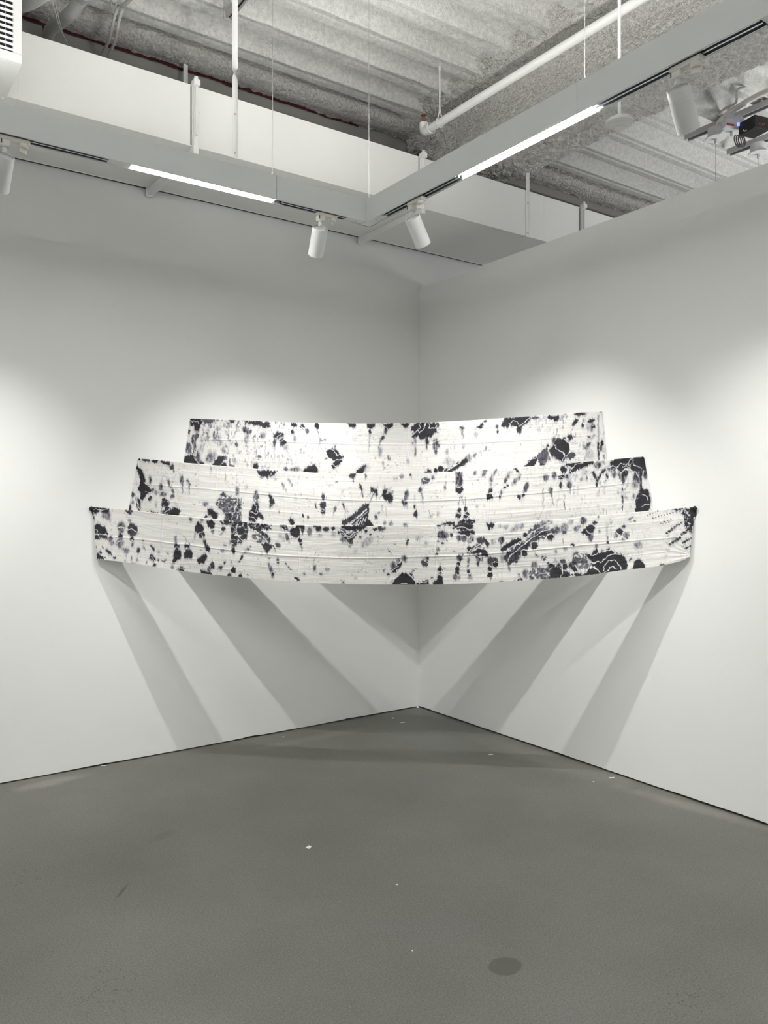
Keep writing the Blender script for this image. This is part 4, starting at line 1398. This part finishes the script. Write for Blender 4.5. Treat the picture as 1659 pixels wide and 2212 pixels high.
E .4 3 806,1700 24,14
E .72 3 902,1500 38,38
P .88 1.5 872,1550 888,1530 905,1555 890,1580
P .9 1.8 978,1500 1030,1478 1080,1510 1088,1550 1040,1582 990,1562
E .93 1 1062,1565 27,27
E .95 1 1005,1600 17,24
E .95 1 1005,1665 23,27
E .7 1.5 1015,1705 9,9
P .96 1 1108,1402 1170,1358 1230,1318 1300,1308 1332,1330 1250,1372 1160,1432 1120,1422
P .9 1.8 1138,1492 1200,1430 1290,1370 1400,1300 1500,1240 1600,1190 1600,1250 1500,1302 1420,1372 1332,1442 1280,1522 1190,1572 1175,1535
E .5 3 1125,1490 20,40
E .93 1.2 1360,1270 23,21
E .85 1.8 1418,1240 34,26 -25
E .8 2 1482,1200 44,40 -30
E .5 3.5 1540,1150 40,26 -15
E .5 3 1600,1140 30,20
E .45 3.5 1265,1200 60,24 -30
E .5 3 1320,1180 30,22 -30
E .4 3 1165,1190 30,20 -30
E .45 3 1110,1180 22,14
E .85 1 1450,1373 38,36
E .9 1 1350,1450 31,31
E .85 1.3 1270,1542 13,12
E .97 1 1610,1290 36,28
E .82 2 1540,1280 32,30
E .8 2 1640,1230 32,26
E .6 3 1545,1210 24,40
E .65 2 1200,1605 12,26
E .6 3 1450,1578 36,42 15
E .75 1.5 1545,1502 24,24
E .85 1.3 1585,1550 14,12
E .9 1.3 1610,1582 26,24
E .6 3.5 1360,1660 32,46
P .94 1.3 1235,1732 1320,1693 1340,1722
E .6 2 1295,1665 12,9
E .6 2 1120,1735 20,7
P .72 2 1400,1640 1480,1590 1600,1600 1605,1712 1400,1712
K 9 1380,1580 1600,1580 1605,1720 1380,1720
P .97 1 1600,1625 1662,1598 1662,1712 1622,1702
E .6 3 1470,1470 12,26 -35
E .8 2 355,1548 36,38 20
P .96 1 365,1500 395,1478 395,1535 370,1520
P .95 1.2 482,1622 515,1572 540,1622 505,1638
S .6 4 518,1550 518,1580
E .88 1.2 510,1650 20,7
P .97 1 430,1745 470,1718 500,1668 530,1690 537,1765 440,1765
E .7 2 430,1695 14,10
P .97 .8 15,1765 60,1700 130,1648 180,1653 240,1700 268,1745 268,1768
P .97 .8 268,1748 320,1740 390,1718 402,1765 280,1768
P .96 1 22,1622 120,1538 133,1560 60,1642 30,1652
E .62 3 150,1505 30,30
E .7 2.5 90,1520 20,18
E .55 2.5 40,1560 30,22
E .88 1.5 212,1662 24,12 25
E .7 2 242,1628 18,9 -40
E .4 2.5 60,1360 12,8
S .5 4 545,1490 540,1500
E .6 1.5 735,1462 10,10
E .5 2 650,1430 8,8
L 1.3 800,1432 860,1388 915,1362 960,1392 1005,1432
L 1.2 785,1470 830,1430 900,1398 970,1410 998,1470
L 1.3 640,1220 690,1195 740,1190 790,1215 840,1212
L 1.2 700,1270 760,1275 800,1300
L 1.3 1160,1438 1200,1400 1280,1352 1340,1315 1420,1242 1500,1202 1600,1142
L 1.3 1172,1552 1212,1472 1260,1440 1310,1390 1420,1300 1520,1240 1600,1212
L 1.2 1035,1580 1032,1550 1062,1535 1090,1552 1092,1580 1070,1598 1040,1592
L 1.1 1415,1400 1412,1350 1440,1335 1480,1342 1492,1380 1470,1410
L 1.1 1318,1465 1322,1425 1350,1415 1380,1425 1385,1460
L 1.1 660,1545 690,1530 715,1550
L 1.1 658,1640 690,1672
L 1.1 985,1585 1005,1575 1025,1590
L 1.1 985,1635 1025,1635
L 1.1 345,1518 385,1548
L 1.1 360,1505 395,1535
L 1.3 20,1765 60,1700 130,1640 150,1640
L 1.3 180,1648 240,1700 272,1745 268,1765
L 1.1 490,1640 540,1640
L 1.2 870,1470 905,1490 940,1480
L 1.1 1525,1520 1545,1485 1570,1510 1555,1530
L 1.2 1500,1290 1530,1270 1560,1300 1590,1262 1640,1262
L 1.3 120,1755 150,1748 175,1752
L 1.2 300,1760 330,1735 350,1755 380,1730
L 1.1 1240,1738 1280,1700 1330,1690
D
P .96 1.2 1240,1105 1470,1083 1508,1105 1508,1165 1460,1190 1468,1260 1440,1312 1380,1270 1370,1170 1340,1140
K 11 1290,1100 1440,1090 1440,1290 1360,1290
E .78 2.5 370,1217 32,36
P .94 1.3 348,1342 400,1280 440,1255 492,1290 470,1332 430,1372 380,1357
E .78 2.5 440,1385 26,36
E .85 1.5 485,1240 30,17 -25
E .5 3 180,1290 50,34 -40
E .85 2 180,1338 22,18
E .5 3 310,1292 42,28 -25
E .45 3 240,1235 36,22 -35
E .6 3 90,1320 50,40 -30
E .4 3 40,1400 26,22
E .88 1.5 730,1325 31,32
E .55 3 695,1362 24,30
E .7 3 790,1372 30,36
E .5 3 765,1400 20,20
E .8 1.5 768,1275 18,12
E .6 2 840,1198 34,10 -35
E .7 2 880,1222 14,8
E .6 2 640,1240 14,10
E .7 2 520,1180 10,12
E .45 2.5 528,1330 12,18
E .95 1.2 610,1438 11,14
E .65 2 610,1398 8,20
E .65 2.5 500,1478 14,24
E .7 2 168,1420 5,22
E .35 3 605,1300 6,60
P .96 1 340,1775 440,1700 480,1690 440,1640 388,1582 388,1550 450,1562 478,1520 500,1508 520,1545 560,1520 585,1530 600,1498 625,1492 660,1520 740,1552 790,1600 812,1660 790,1712 700,1735 500,1765
P .96 1 845,1715 880,1640 905,1598 950,1620 987,1670 988,1700
E .75 1.8 1155,1668 32,15
P .97 1 25,1792 50,1700 90,1678 150,1685 162,1720 160,1785
P .96 1 158,1722 240,1740 245,1775 160,1785
P .97 1 250,1770 250,1750 350,1748 350,1775
E .93 1.2 55,1675 28,24
E .93 1.2 185,1680 25,28
P .96 1 213,1662 250,1650 312,1710 302,1732 260,1722
E .83 1.5 280,1638 28,24 30
E .85 1.5 20,1640 16,12
E .75 1.5 160,1630 32,24
E .35 2 95,1630 28,22
E .85 1.3 122,1665 12,18
E .5 3.5 325,1600 26,34
E .6 3 300,1560 34,30 20
P .7 2 280,1550 400,1560 472,1650 402,1702 322,1702 260,1622
K 9 270,1540 400,1550 470,1650 400,1710 300,1690
E .4 3 190,1505 20,20
E .4 3 95,1530 18,20
E .85 1.5 262,1460 22,14
E .35 3 920,1462 44,40
E .75 1.8 900,1470 30,7 40
E .35 3 1290,1410 36,30
E .7 1.5 835,1608 12,12 30
E .6 1.5 850,1600 7,12
L 1.4 240,1475 300,1490 360,1540 420,1600 440,1640 480,1640 520,1620 545,1640 580,1605 620,1568 680,1545 740,1560
L 1.3 455,1570 520,1540 590,1522 650,1508 700,1550
L 1.3 578,1720 570,1680 620,1620 680,1615 720,1650 752,1700
L 1.2 470,1680 510,1710 550,1752 600,1730
L 1.2 615,1720 625,1690 660,1675 705,1700
L 1.2 400,1585 430,1625 470,1650 490,1640
L 1.2 950,1612 985,1650 990,1700
L 1.2 395,1298 410,1330 430,1345 462,1350
L 1.2 700,1340 730,1370 830,1425
L 1.1 640,1235 600,1260
L 1.2 150,1690 165,1740 140,1780
L 1.2 240,1690 270,1730 285,1770
L 1.1 30,1700 60,1690
''' }
# rows of small dots where the cloth was stitched, right end of the front tier
DOTS = [((1010, 1165), (1110, 1125), 5, 7), ((1060, 1195), (1290, 1132), 9, 8), ((1140, 1245), (1240, 1205), 4, 8), ((1200, 1345), (1345, 1240), 7, 14),
        ((1225, 1320), (1300, 1262), 4, 12), ((1350, 1355), (1420, 1300), 4, 14), ((1330, 1380), (1390, 1340), 4, 9), ((1235, 1455), (1330, 1390), 5, 17),
        ((1360, 1440), (1440, 1395), 5, 14), ((1375, 1500), (1440, 1470), 4, 12), ((1390, 1290), (1455, 1340), 4, 16), ((1160, 1250), (1220, 1235), 3, 7)]
RS = 2.5
TOP = {1: [(405, 905), (412, 905), (500, 908), (560, 910), (641, 913.6), (782, 916), (905, 914), (992, 910), (1085, 904), (1196, 896), (1299, 889), (1310, 889)],
       2: [(290, 991), (300, 991), (395, 1000), (487, 1008), (608, 1018), (695, 1023), (847, 1024), (970, 1021), (1100, 1011), (1180, 1006), (1282, 997), (1375, 988.5), (1388, 987.5), (1395, 987)],
       3: [(190, 1095.5), (197, 1096), (280, 1102), (364, 1113), (453, 1121), (500, 1126), (587, 1134), (656, 1136), (793, 1138), (938, 1135), (1029, 1133), (1096, 1129.5), (1200, 1123), (1299, 1114), (1397, 1105), (1499, 1096), (1508, 1095)]}
BOT = {1: [(397, 1006), (487, 1015), (608, 1025), (695, 1030), (847, 1031), (970, 1028), (1100, 1018), (1200, 1011), (1310, 1001)],
       2: [(278, 1107), (364, 1119), (453, 1127), (500, 1132), (587, 1140), (656, 1143), (793, 1145), (938, 1142), (1029, 1140), (1096, 1136), (1200, 1130), (1299, 1121), (1412, 1109)],
       3: [(205, 1207), (210, 1208), (262, 1213), (336, 1225), (436, 1239), (543, 1249), (652, 1257.6), (739, 1262), (860, 1263), (948, 1263), (1057, 1258.7), (1122, 1254), (1180, 1250.6), (1277, 1242), (1353, 1230), (1397, 1226.7), (1462, 1216), (1491, 1203)]}
LEFT = {1: [(905, 413.5), (1006, 421)], 2: [(991, 300), (1030, 302.5), (1107, 303)], 3: [(1096, 196), (1110, 199), (1126, 204), (1161, 205), (1208, 209.5)]}
RIGHT = {1: [(889, 1298), (905, 1292), (1001, 1290.5)], 2: [(987, 1389), (1005, 1386), (1109, 1384.5)], 3: [(1095, 1504), (1112, 1505.5), (1123, 1498.5), (1175, 1493), (1197, 1490), (1205, 1491)]}
YR = {1: (875, 1045), 2: (970, 1160), 3: (1080, 1285)}
XR = (180, 1525)
FLAP = {1: ((410.5, 905), (396.5, 1002), (1301, 889), (1311, 997)), 2: ((298, 991), (277.5, 1104), (1391, 987.5), (1412.5, 1104))}

def raster(tier):
    y0, y1 = YR[tier]; nx = int((XR[1] - XR[0]) * RS); ny = int((y1 - y0) * RS)
    ink = np.zeros((ny, nx), np.float32); er = np.zeros((ny, nx), np.float32)
    gx = XR[0] + (np.arange(nx) + .5) / RS; gy = y0 + (np.arange(ny) + .5) / RS
    GX, GY = np.meshgrid(gx, gy)
    n1 = fbm(GX * .22, GY * .16, 3 + tier, 4, .65) - .5; n2 = fbm(GX * .22, GY * .16, 53 + tier, 4, .65) - .5
    spx = fbm(GX * .55, GY * .07, 113 + tier, 3, .6) - .5; spy = fbm(GX * .07, GY * .5, 143 + tier, 2, .6) - .5
    WX = GX + n1 * 6.5 + spy * 2.0; WY = GY + n2 * 6.0 + spx * 8.0
    LX_ = GX + (fbm(GX * .25, GY * .25, 93, 2) - .5) * 4.0; LY_ = GY + (fbm(GX * .25, GY * .25, 98, 2) - .5) * 4.0
    feather = 0.72 + 0.55 * fbm(GX * .55, GY * .20, 71, 3)
    mott = fbm(GX * .12, GY * .12, 77, 3)
    strk = np.clip((fbm(GX * .42, GY * .12, 171 + tier, 4, .6) - .28) * 2.6, 0, 1.25)
    def win(pts, pad):
        xs = [p[0] for p in pts]; ys = [p[1] for p in pts]
        i0 = max(0, int((min(ys) - pad - y0) * RS)); i1 = min(ny, int((max(ys) + pad - y0) * RS) + 1)
        j0 = max(0, int((min(xs) - pad - XR[0]) * RS)); j1 = min(nx, int((max(xs) + pad - XR[0]) * RS) + 1)
        return slice(i0, max(i1, i0)), slice(j0, max(j1, j0))
    def segd(X, Y, a, b):
        dx, dy = b[0] - a[0], b[1] - a[1]; q = dx * dx + dy * dy + 1e-9
        t = np.clip(((X - a[0]) * dx + (Y - a[1]) * dy) / q, 0, 1)
        return np.hypot(X - a[0] - t * dx, Y - a[1] - t * dy), t
    def polysd(X, Y, pts):
        d = np.full(X.shape, 1e9); ins = np.zeros(X.shape, bool)
        for k in range(len(pts)):
            a = pts[k]; b = pts[(k + 1) % len(pts)]
            dd, _ = segd(X, Y, a, b); d = np.minimum(d, dd)
            if a[1] != b[1]:
                c = ((a[1] > Y) != (b[1] > Y)) & (X < (b[0] - a[0]) * (Y - a[1]) / (b[1] - a[1]) + a[0])
                ins ^= c
        return np.where(ins, -d, d)
    def put(w, sd, d, s):
        f = feather[w]
        s2 = s * (1.25 if s > 2 else 1.0)
        v = np.clip((s2 * 0.8 - sd * (0.9 + 0.4 * f)) / (2 * s2 * 0.8), 0, 1); v = v * v * (3 - 2 * v)
        v = v * d * (0.84 + 0.30 * mott[w]) * ((.35 + .65 * strk[w]) * 1.2 if s > 2.2 else (.75 + .25 * strk[w]) if s > 1.6 else 0.92 + 0.08 * f)
        ink[w] = np.maximum(ink[w], v)
    fr = FRAMES['A']; lines = []
    for ln in DYE[tier].strip().splitlines():
        tk = ln.split()
        if tk[0] in FRAMES: fr = FRAMES[tk[0]]; continue
        cv = lambda s: tuple(float(q) for q in s.split(','))
        T = lambda p: (fr[0] + p[0] / fr[2], fr[1] + p[1] / fr[2])
        if tk[0] == 'P':
            pts = [T(cv(s)) for s in tk[3:]]; w = win(pts, 7); put(w, polysd(WX[w], WY[w], pts), float(tk[1]), float(tk[2]))
        elif tk[0] == 'E':
            c = T(cv(tk[3])); rx, ry = (v / fr[2] for v in cv(tk[4])); a = math.radians(float(tk[5])) if len(tk) > 5 else 0
            R_ = max(rx, ry); w = win([(c[0] - R_, c[1] - R_), (c[0] + R_, c[1] + R_)], 7)
            k = min(1.0, min(rx, ry) / 5)
            dx = GX[w] + (WX[w] - GX[w]) * (.35 + .5 * k) - c[0]; dy = GY[w] + (WY[w] - GY[w]) * (.35 + .5 * k) - c[1]
            u = dx * math.cos(a) + dy * math.sin(a); v = -dx * math.sin(a) + dy * math.cos(a)
            put(w, (np.hypot(u / rx, v / ry) - 1) * min(rx, ry) * 1.1, float(tk[1]), float(tk[2]))
        elif tk[0] == 'S':
            a, b = T(cv(tk[3])), T(cv(tk[4])); w = win([a, b], 6); d, t = segd(WX[w], WY[w], a, b)
            put(w, d - float(tk[2]) / fr[2] / 2 * (1 - .6 * t), float(tk[1]), 1.2)
        elif tk[0] == 'L': lines.append(('L', float(tk[1]), [T(cv(s)) for s in tk[2:]]))
        elif tk[0] == 'K': lines.append(('K', float(tk[1]), [T(cv(s)) for s in tk[2:]]))
    if tier == 3:
        fr = FRAMES['D']; r = random.Random(5)
        for (a, b, n, sz) in DOTS:
            for k in range(n):
                t = k / max(1, n - 1); q = (a[0] + (b[0] - a[0]) * t, a[1] + (b[1] - a[1]) * t)
                c = (fr[0] + q[0] / fr[2], fr[1] + q[1] / fr[2]); R_ = sz / fr[2] * r.uniform(.7, 1.1)
                w = win([c], R_ + 4); put(w, np.hypot(GX[w] - c[0], (GY[w] - c[1]) * 1.25) + n1[w] * 2 - R_, r.uniform(.55, .93), .9)
    for kind, wd, pts in lines:
        if kind == 'L':
            w = win(pts, 6); m = np.zeros(GX[w].shape)
            for a, b in zip(pts[:-1], pts[1:]):
                d, _ = segd(LX_[w], LY_[w], a, b); m = np.maximum(m, np.clip((wd * .78 + .35 - d) / .7, 0, 1))
            er[w] = np.maximum(er[w], m)
        else:
            w = win(pts, 1); wd = wd * 1.35; X = GX[w] + n1[w] * 10; Y = GY[w] + n2[w] * 10; ins = polysd(GX[w], GY[w], pts) < 0
            ci = np.floor(X / wd); cj = np.floor(Y / wd); F1 = np.full(X.shape, 1e9); F2 = F1.copy()
            for di in (-1, 0, 1):
                for dj in (-1, 0, 1):
                    a = ci + di; b = cj + dj; ai = a.astype(np.int64); bi = b.astype(np.int64)
                    h1 = ((ai * 7919 + bi * 104729 + 13) & 0xffff) * 40503 % 65536 / 65536.; h2 = ((ai * 15485 + bi * 32452 + 7) & 0xffff) * 30011 % 65536 / 65536.
                    d = np.hypot((a + h1) * wd - X, (b + h2) * wd - Y); F2 = np.minimum(F2, np.maximum(F1, d)); F1 = np.minimum(F1, d)
            er[w] = np.maximum(er[w], np.where(ins, np.maximum(np.clip((1.0 - (F2 - F1)) / .6, 0, 1), np.clip((fbm(GX[w] * .16, GY[w] * .16, 19, 3) - .64) * 12, 0, .95)), 0))
    # dye that crept along the folds: feathery halo round the dark patches
    def blur(a, rx, ry):
        for ax, r in ((0, ry), (1, rx)):
            for _ in range(2):
                c = np.cumsum(np.pad(a, [(r + 1, r) if k == ax else (0, 0) for k in (0, 1)], mode='edge'), axis=ax)
                a = (np.take(c, range(2 * r + 1, c.shape[ax]), ax) - np.take(c, range(0, c.shape[ax] - 2 * r - 1), ax)) / (2 * r + 1)
        return a
    halo = blur(ink.astype(np.float64), 4, 11); hs = np.clip((fbm(GX * .60, GY * .13, 191 + tier, 4, .65) - .42) * 4.5, 0, 1)
    ink = np.maximum(ink, np.clip(halo * 1.5 * hs, 0, .62)).astype(np.float32)
    ink *= 1 - .93 * er
    # faint stray dye: smoky smears and flecks
    sm = fbm(GX * .05, GY * .035, 201 + tier, 3); fl = fbm(GX * .30, GY * .14, 211 + tier, 4, .6)
    amt = {1: np.exp(-((GX - 520) / 150) ** 2) * 1.3 + np.exp(-((GX - 1240) / 90) ** 2) * .7 + .12, 2: np.exp(-((GX - 330) / 60) ** 2) * .3 + np.exp(-((GX - 1290) / 130) ** 2) * .6 + .08, 3: np.exp(-((GX - 1420) / 90) ** 2) * .25 + .10}[tier]
    ink = np.maximum(ink, np.clip((fl - .54) * 3.2, 0, .50) * amt * np.clip((sm - .3) * 3, 0, 1))
    ink = np.maximum(ink, np.clip((fbm(GX * .35, GY * .22, 231 + tier, 3, .6) - .70) * 6, 0, .35) * np.clip((sm - .45) * 5, 0, 1))
    return ink, y0
def sample(img, y0, px, py):
    u = np.clip((px - XR[0]) * RS - .5, 0, img.shape[1] - 1.01); v = np.clip((py - y0) * RS - .5, 0, img.shape[0] - 1.01)
    i = v.astype(int); j = u.astype(int); a = u - j; b = v - i
    return (img[i, j] * (1 - a) + img[i, j + 1] * a) * (1 - b) + (img[i + 1, j] * (1 - a) + img[i + 1, j + 1] * a) * b

def cloth_material():
    m = bpy.data.materials.new('tie_dyed_muslin'); m.use_nodes = True
    nt = m.node_tree; N = nt.nodes; L = nt.links
    for n in list(N): N.remove(n)
    out = N.new('ShaderNodeOutputMaterial')
    at = N.new('ShaderNodeAttribute'); at.attribute_name = 'dye'; at.attribute_type = 'GEOMETRY'
    rp = N.new('ShaderNodeValToRGB'); e = rp.color_ramp.elements
    e[0].position = 0; e[0].color = (0.83, 0.822, 0.795, 1); e[1].position = 1; e[1].color = (0.040, 0.040, 0.044, 1)
    for p, c in ((.18, (.62, .615, .625)), (.40, (.34, .34, .375)), (.65, (.125, .125, .145)), (.85, (.055, .055, .062))):
        x = e.new(p); x.color = (*c, 1)
    L.new(at.outputs['Fac'], rp.inputs[0])
    tc = N.new('ShaderNodeTexCoord'); mp = N.new('ShaderNodeMapping'); mp.inputs['Scale'].default_value = (260, 260, 420)
    L.new(tc.outputs['Object'], mp.inputs[0]); nz = N.new('ShaderNodeTexNoise'); nz.inputs['Scale'].default_value = 1; nz.inputs['Detail'].default_value = 3
    L.new(mp.outputs[0], nz.inputs['Vector'])
    bp = N.new('ShaderNodeBump'); bp.inputs['Strength'].default_value = .25; bp.inputs['Distance'].default_value = .001; L.new(nz.outputs['Fac'], bp.inputs['Height'])
    d = N.new('ShaderNodeBsdfDiffuse'); t = N.new('ShaderNodeBsdfTranslucent'); mx = N.new('ShaderNodeMixShader'); mx.inputs[0].default_value = .22
    L.new(rp.outputs[0], d.inputs[0]); L.new(rp.outputs[0], t.inputs[0]); L.new(bp.outputs[0], d.inputs['Normal'])
    L.new(d.outputs[0], mx.inputs[1]); L.new(t.outputs[0], mx.inputs[2]); L.new(mx.outputs[0], out.inputs[0])
    return m
M_cloth = cloth_material()
def set_dye(o, val):
    a = o.data.attributes.new('dye', 'FLOAT', 'POINT'); a.data.foreach_set('value', val.astype(np.float32).ravel())
def ip(tab, v): return np.interp(v, [p[0] for p in tab], [p[1] for p in tab])
NAMES = {1: ('top', 'black and white tie-dyed cloth band, the top and rearmost of three across the corner'),
         2: ('middle', 'black and white tie-dyed cloth band, the middle one of three across the corner'),
         3: ('front', 'longest tie-dyed cloth band, the bottom and front one of three across the corner')}
camxy = np.array([CAM.x, CAM.y])
for tier in (1, 2, 3):
    img, ry0 = raster(tier)
    a = on_y(TOP[tier][1][0], 1000, -0.010); b = on_x(TOP[tier][-2][0], 1000, -0.010)
    A_ = np.array([a.x, a.y]); B_ = np.array([b.x, b.y]); nn = np.array([B_[1] - A_[1], -(B_[0] - A_[0])]); nn /= np.linalg.norm(nn)
    if np.dot(nn, camxy - A_) < 0: nn = -nn            # towards the viewer's side
    def lift(px, py):
        dx = CF.x + CR.x * (px - CX) / F; dy = CF.y + CR.y * (px - CX) / F
        t = ((A_[0] - CAM.x) * nn[0] + (A_[1] - CAM.y) * nn[1]) / (dx * nn[0] + dy * nn[1])
        return np.stack([CAM.x + dx * t, CAM.y + dy * t, EYE + t * (HY - py) / F], -1)
    xs0, xs1 = LEFT[tier][0][1], RIGHT[tier][0][1]
    nS = int((xs1 - xs0) * 1.15); nT = int(120 * 1.15) if tier != 3 else 150
    s = np.linspace(0, 1, nS)[None, :]; t = np.linspace(0, 1, nT)[:, None]
    yl0, yl1 = LEFT[tier][0][0], LEFT[tier][-1][0]; yr0, yr1 = RIGHT[tier][0][0], RIGHT[tier][-1][0]
    xl = ip(LEFT[tier], yl0 + (yl1 - yl0) * t); xr = ip(RIGHT[tier], yr0 + (yr1 - yr0) * t)
    PX = xl + (xr - xl) * s
    def sm(tab, v):                                    # smoothed outline
        acc = 0
        for o in (-24, -12, 0, 12, 24): acc = acc + ip(tab, np.clip(v + o, tab[0][0], tab[-1][0]))
        k = np.clip(np.minimum(v - tab[0][0], tab[-1][0] - v) / 30, 0, 1)
        return ip(tab, v) * (1 - k) + acc / 5 * k
    yt = sm(TOP[tier], PX); yb = sm(BOT[tier], PX)
    PY = yt + (yb - yt) * t + (0.35 * (vnoise(PX * .18, PX * 0, 7) - .5) * (t > .97))
    P = lift(PX, PY)
    # wrinkles: folds pulled between the ends, a pressed crease along the middle, fine weave ripples
    U = PX; V = (PY - yt)
    crease_y = {1: 46, 2: 56, 3: 64}[tier] + 4 * np.sin(U * .006 + tier) + 2 * (fbm(U * .02, U * 0, 5 + tier, 3) - .5)
    env = np.clip(np.minimum(t * 8, (1 - t) * 8), 0, 1)
    h = 0.0035 * np.exp(-((V - crease_y) / 1.3) ** 2)
    for k, oy in enumerate((20, 92)): h = h + 0.0014 * np.exp(-((V - oy - 5 * np.sin(U * .004 + k + tier)) / 1.1) ** 2) * (fbm(U * .01, U * 0, 25 + k, 2) > .45)
    h = h + 0.0045 * (fbm(U * .012, V * .11, 40 + tier, 4) - .5) * env + 0.0016 * (fbm(U * .05, V * .4, 60 + tier, 3) - .5)
    h = h + 0.012 * (fbm(U * .006, V * .02, 80 + tier, 2) - .5) * env
    for vx in (np.linspace(260, 1440, 9) + 30 * tier): h = h + 0.0012 * np.exp(-((U - vx - 1.5 * np.sin(V * .1)) / 1.0) ** 2)
    pin = np.clip(np.minimum(s, 1 - s) * 22, 0, 1)
    h = h * (0.25 + 0.75 * pin)
    if tier == 3:                                      # gathers fanning out of the right lower corner
        ang = np.arctan2(PY - 1200, 1500 - PX); rr = np.hypot(PX - 1495, PY - 1200)
        h = h + 0.0018 * np.sin(ang * 26 + 3 * fbm(PX * .03, PY * .03, 9, 2)) * np.exp(-rr / 55) * np.clip(rr / 12, 0, 1)
    P[..., 0] += nn[0] * h; P[..., 1] += nn[1] * h
    # rolled hem folded over the top line
    hem = []
    for (bk, dz) in ((0.007, -0.022), (0.008, -0.006), (0.006, 0.0), (0.003, 0.0025)):
        q = P[0].copy(); q[:, 0] -= nn[0] * bk; q[:, 1] -= nn[1] * bk; q[:, 2] += dz; hem.append(q)
    hem = np.array(hem)
    if tier < 3 or True:
        hem[..., 1] = np.minimum(hem[..., 1], -0.002); hem[..., 0] = np.minimum(hem[..., 0], -0.002)
    P[..., 1] = np.minimum(P[..., 1], -0.002); P[..., 0] = np.minimum(P[..., 0], -0.002)
    G = np.concatenate([hem, P], 0)
    base = Vector((float(P[0, nS // 2, 0]), float(P[0, nS // 2, 1]), float(P[-1, nS // 2, 2])))
    th = thing('tie_dyed_cloth', base, NAMES[tier][1], 'cloth hanging', None)
    pan = grid_obj('cloth_panel', G, M_cloth, th)
    dye = sample(img, ry0, PX, PY)
    set_dye(pan, np.concatenate([np.repeat(dye[1:2], 4, 0), dye], 0))
    if tier in FLAP:
        f = FLAP[tier]
        for side in (0, 1):
            edge = P[:, 0 if side == 0 else -1]; (tx, ty), (bx_, by_) = f[2 * side], f[2 * side + 1]
            w = np.linspace(0, 1, nT); ox = tx + (bx_ - tx) * w; oy = ty + (by_ - ty) * w
            outer = []
            for x_, y_ in zip(ox, oy):
                q = on_y(x_, y_, -0.003) if side == 0 else on_x(x_, y_, -0.003)
                outer.append(q[:])
            outer = np.array(outer); m_ = 26
            k = np.linspace(0, 1, m_)[None, :, None]
            Q = edge[:, None] * (1 - k) + outer[:, None] * k
            bow = 0.004 * np.sin(np.linspace(0, math.pi, m_))[None, :] * (0.6 + 0.4 * np.sin(np.linspace(0, 9, nT)))[:, None]
            Q[..., 1 if side == 0 else 0] -= bow
            fo = grid_obj('side_flap', Q, M_cloth, th, flip=(side == 0))
            ed = PX[:, 0 if side == 0 else -1], PY[:, 0 if side == 0 else -1]
            k2 = np.linspace(0, 1, m_)[None, :]
            set_dye(fo, sample(img, ry0, ed[0][:, None] * (1 - k2) + ox[:, None] * k2, ed[1][:, None] * (1 - k2) + oy[:, None] * k2))
    # gathered knots where the band is pinned to the walls
    for side in (0, 1):
        cp = P[0, 2 if side == 0 else -3]; rad = 0.013 if tier == 3 else 0.006
        kb = MB(); seg = 18; cc = Vector(cp) + Vector((nn[0], nn[1], 0)) * 0.004; cc.x = min(cc.x, -rad - 0.002); cc.y = min(cc.y, -rad - 0.002)
        kb.lathe([(-rad, 0.0)] + [(-rad * math.cos(a_), rad * (0.85 + 0.15 * math.sin(5 * a_)) * math.sin(a_)) for a_ in np.linspace(0.3, math.pi - 0.3, 9)] + [(rad, 0.0)], cc - Z3 * rad * .5, Vector((0.3, 0.2, 1)), seg)
        ko = kb.build('gathered_corner', M_cloth, th, smooth='all'); set_dye(ko, np.full(len(ko.data.vertices), 1.0 if not (tier == 1 and side == 1) else .15))
# ================================================================== DEBRIS ON THE FLOOR
def scrap(px, py, w, l, rot, label, curl=0.0, m=M_paper):
    p = on_z(px, py, 0.0)
    n = 7; P = np.zeros((n, n, 3)); c, s = math.cos(rot), math.sin(rot)
    for i in range(n):
        for j in range(n):
            u = (i / (n - 1) - 0.5) * w; v = (j / (n - 1) - 0.5) * l * (1 - 0.25 * (i / (n - 1)))
            P[i, j] = (p.x + u * c - v * s, p.y + u * s + v * c, 0.0012 + curl * ((i / (n - 1)) ** 2))
    top = grid_obj('paper_scrap', P, m, None, smooth=False)
    sm = top.modifiers.new('thickness', 'SOLIDIFY'); sm.thickness = 0.0010; sm.offset = 0
    return tag(top, label, 'paper scrap', 'white scraps on the concrete floor')
scrap(667, 1831, 0.022, 0.022, 0.4, 'small square white paper scrap, middle of the floor left of centre', 0.003)
scrap(1321, 1681, 0.030, 0.016, -0.8, 'white scrap lying nearest the foot of the right wall', 0.004)
scrap(1282, 1689, 0.009, 0.009, 0.2, 'tiny white speck left of the scrap by the right wall')
scrap(858, 1911, 0.009, 0.008, 0.2, 'tiny bright white speck near the middle of the floor')
scrap(1061, 1630, 0.030, 0.014, -0.3, 'thin pale sliver on the floor, right of the corner')
scrap(224, 1654, 0.030, 0.012, -0.6, 'white chip lying against the foot of the left wall')
scrap(849, 1552, 0.015, 0.012, 0.1, 'small white dot on the floor just left of the corner', 0.004)
scrap(870, 1561, 0.035, 0.010, -0.2, 'pale scrap on the floor just below the room corner')
scrap(612, 1592, 0.014, 0.010, 0.5, 'small white chip on the floor left of the corner')
scrap(891, 2054, 0.006, 0.004, 0.3, 'tiny pale crumb low in the picture, left of the round stain')
# caulk blob at the very corner
tag(MB().lathe([(0, 0), (0, 0.012), (0.006, 0.010), (0.012, 0.004), (0.013, 0)], (-0.012, -0.014, 0.0), Z3, 10)
    .build('caulk_lump', M_paper, None, smooth='all'), 'lump of white caulk at the foot of the room corner', 'caulk')
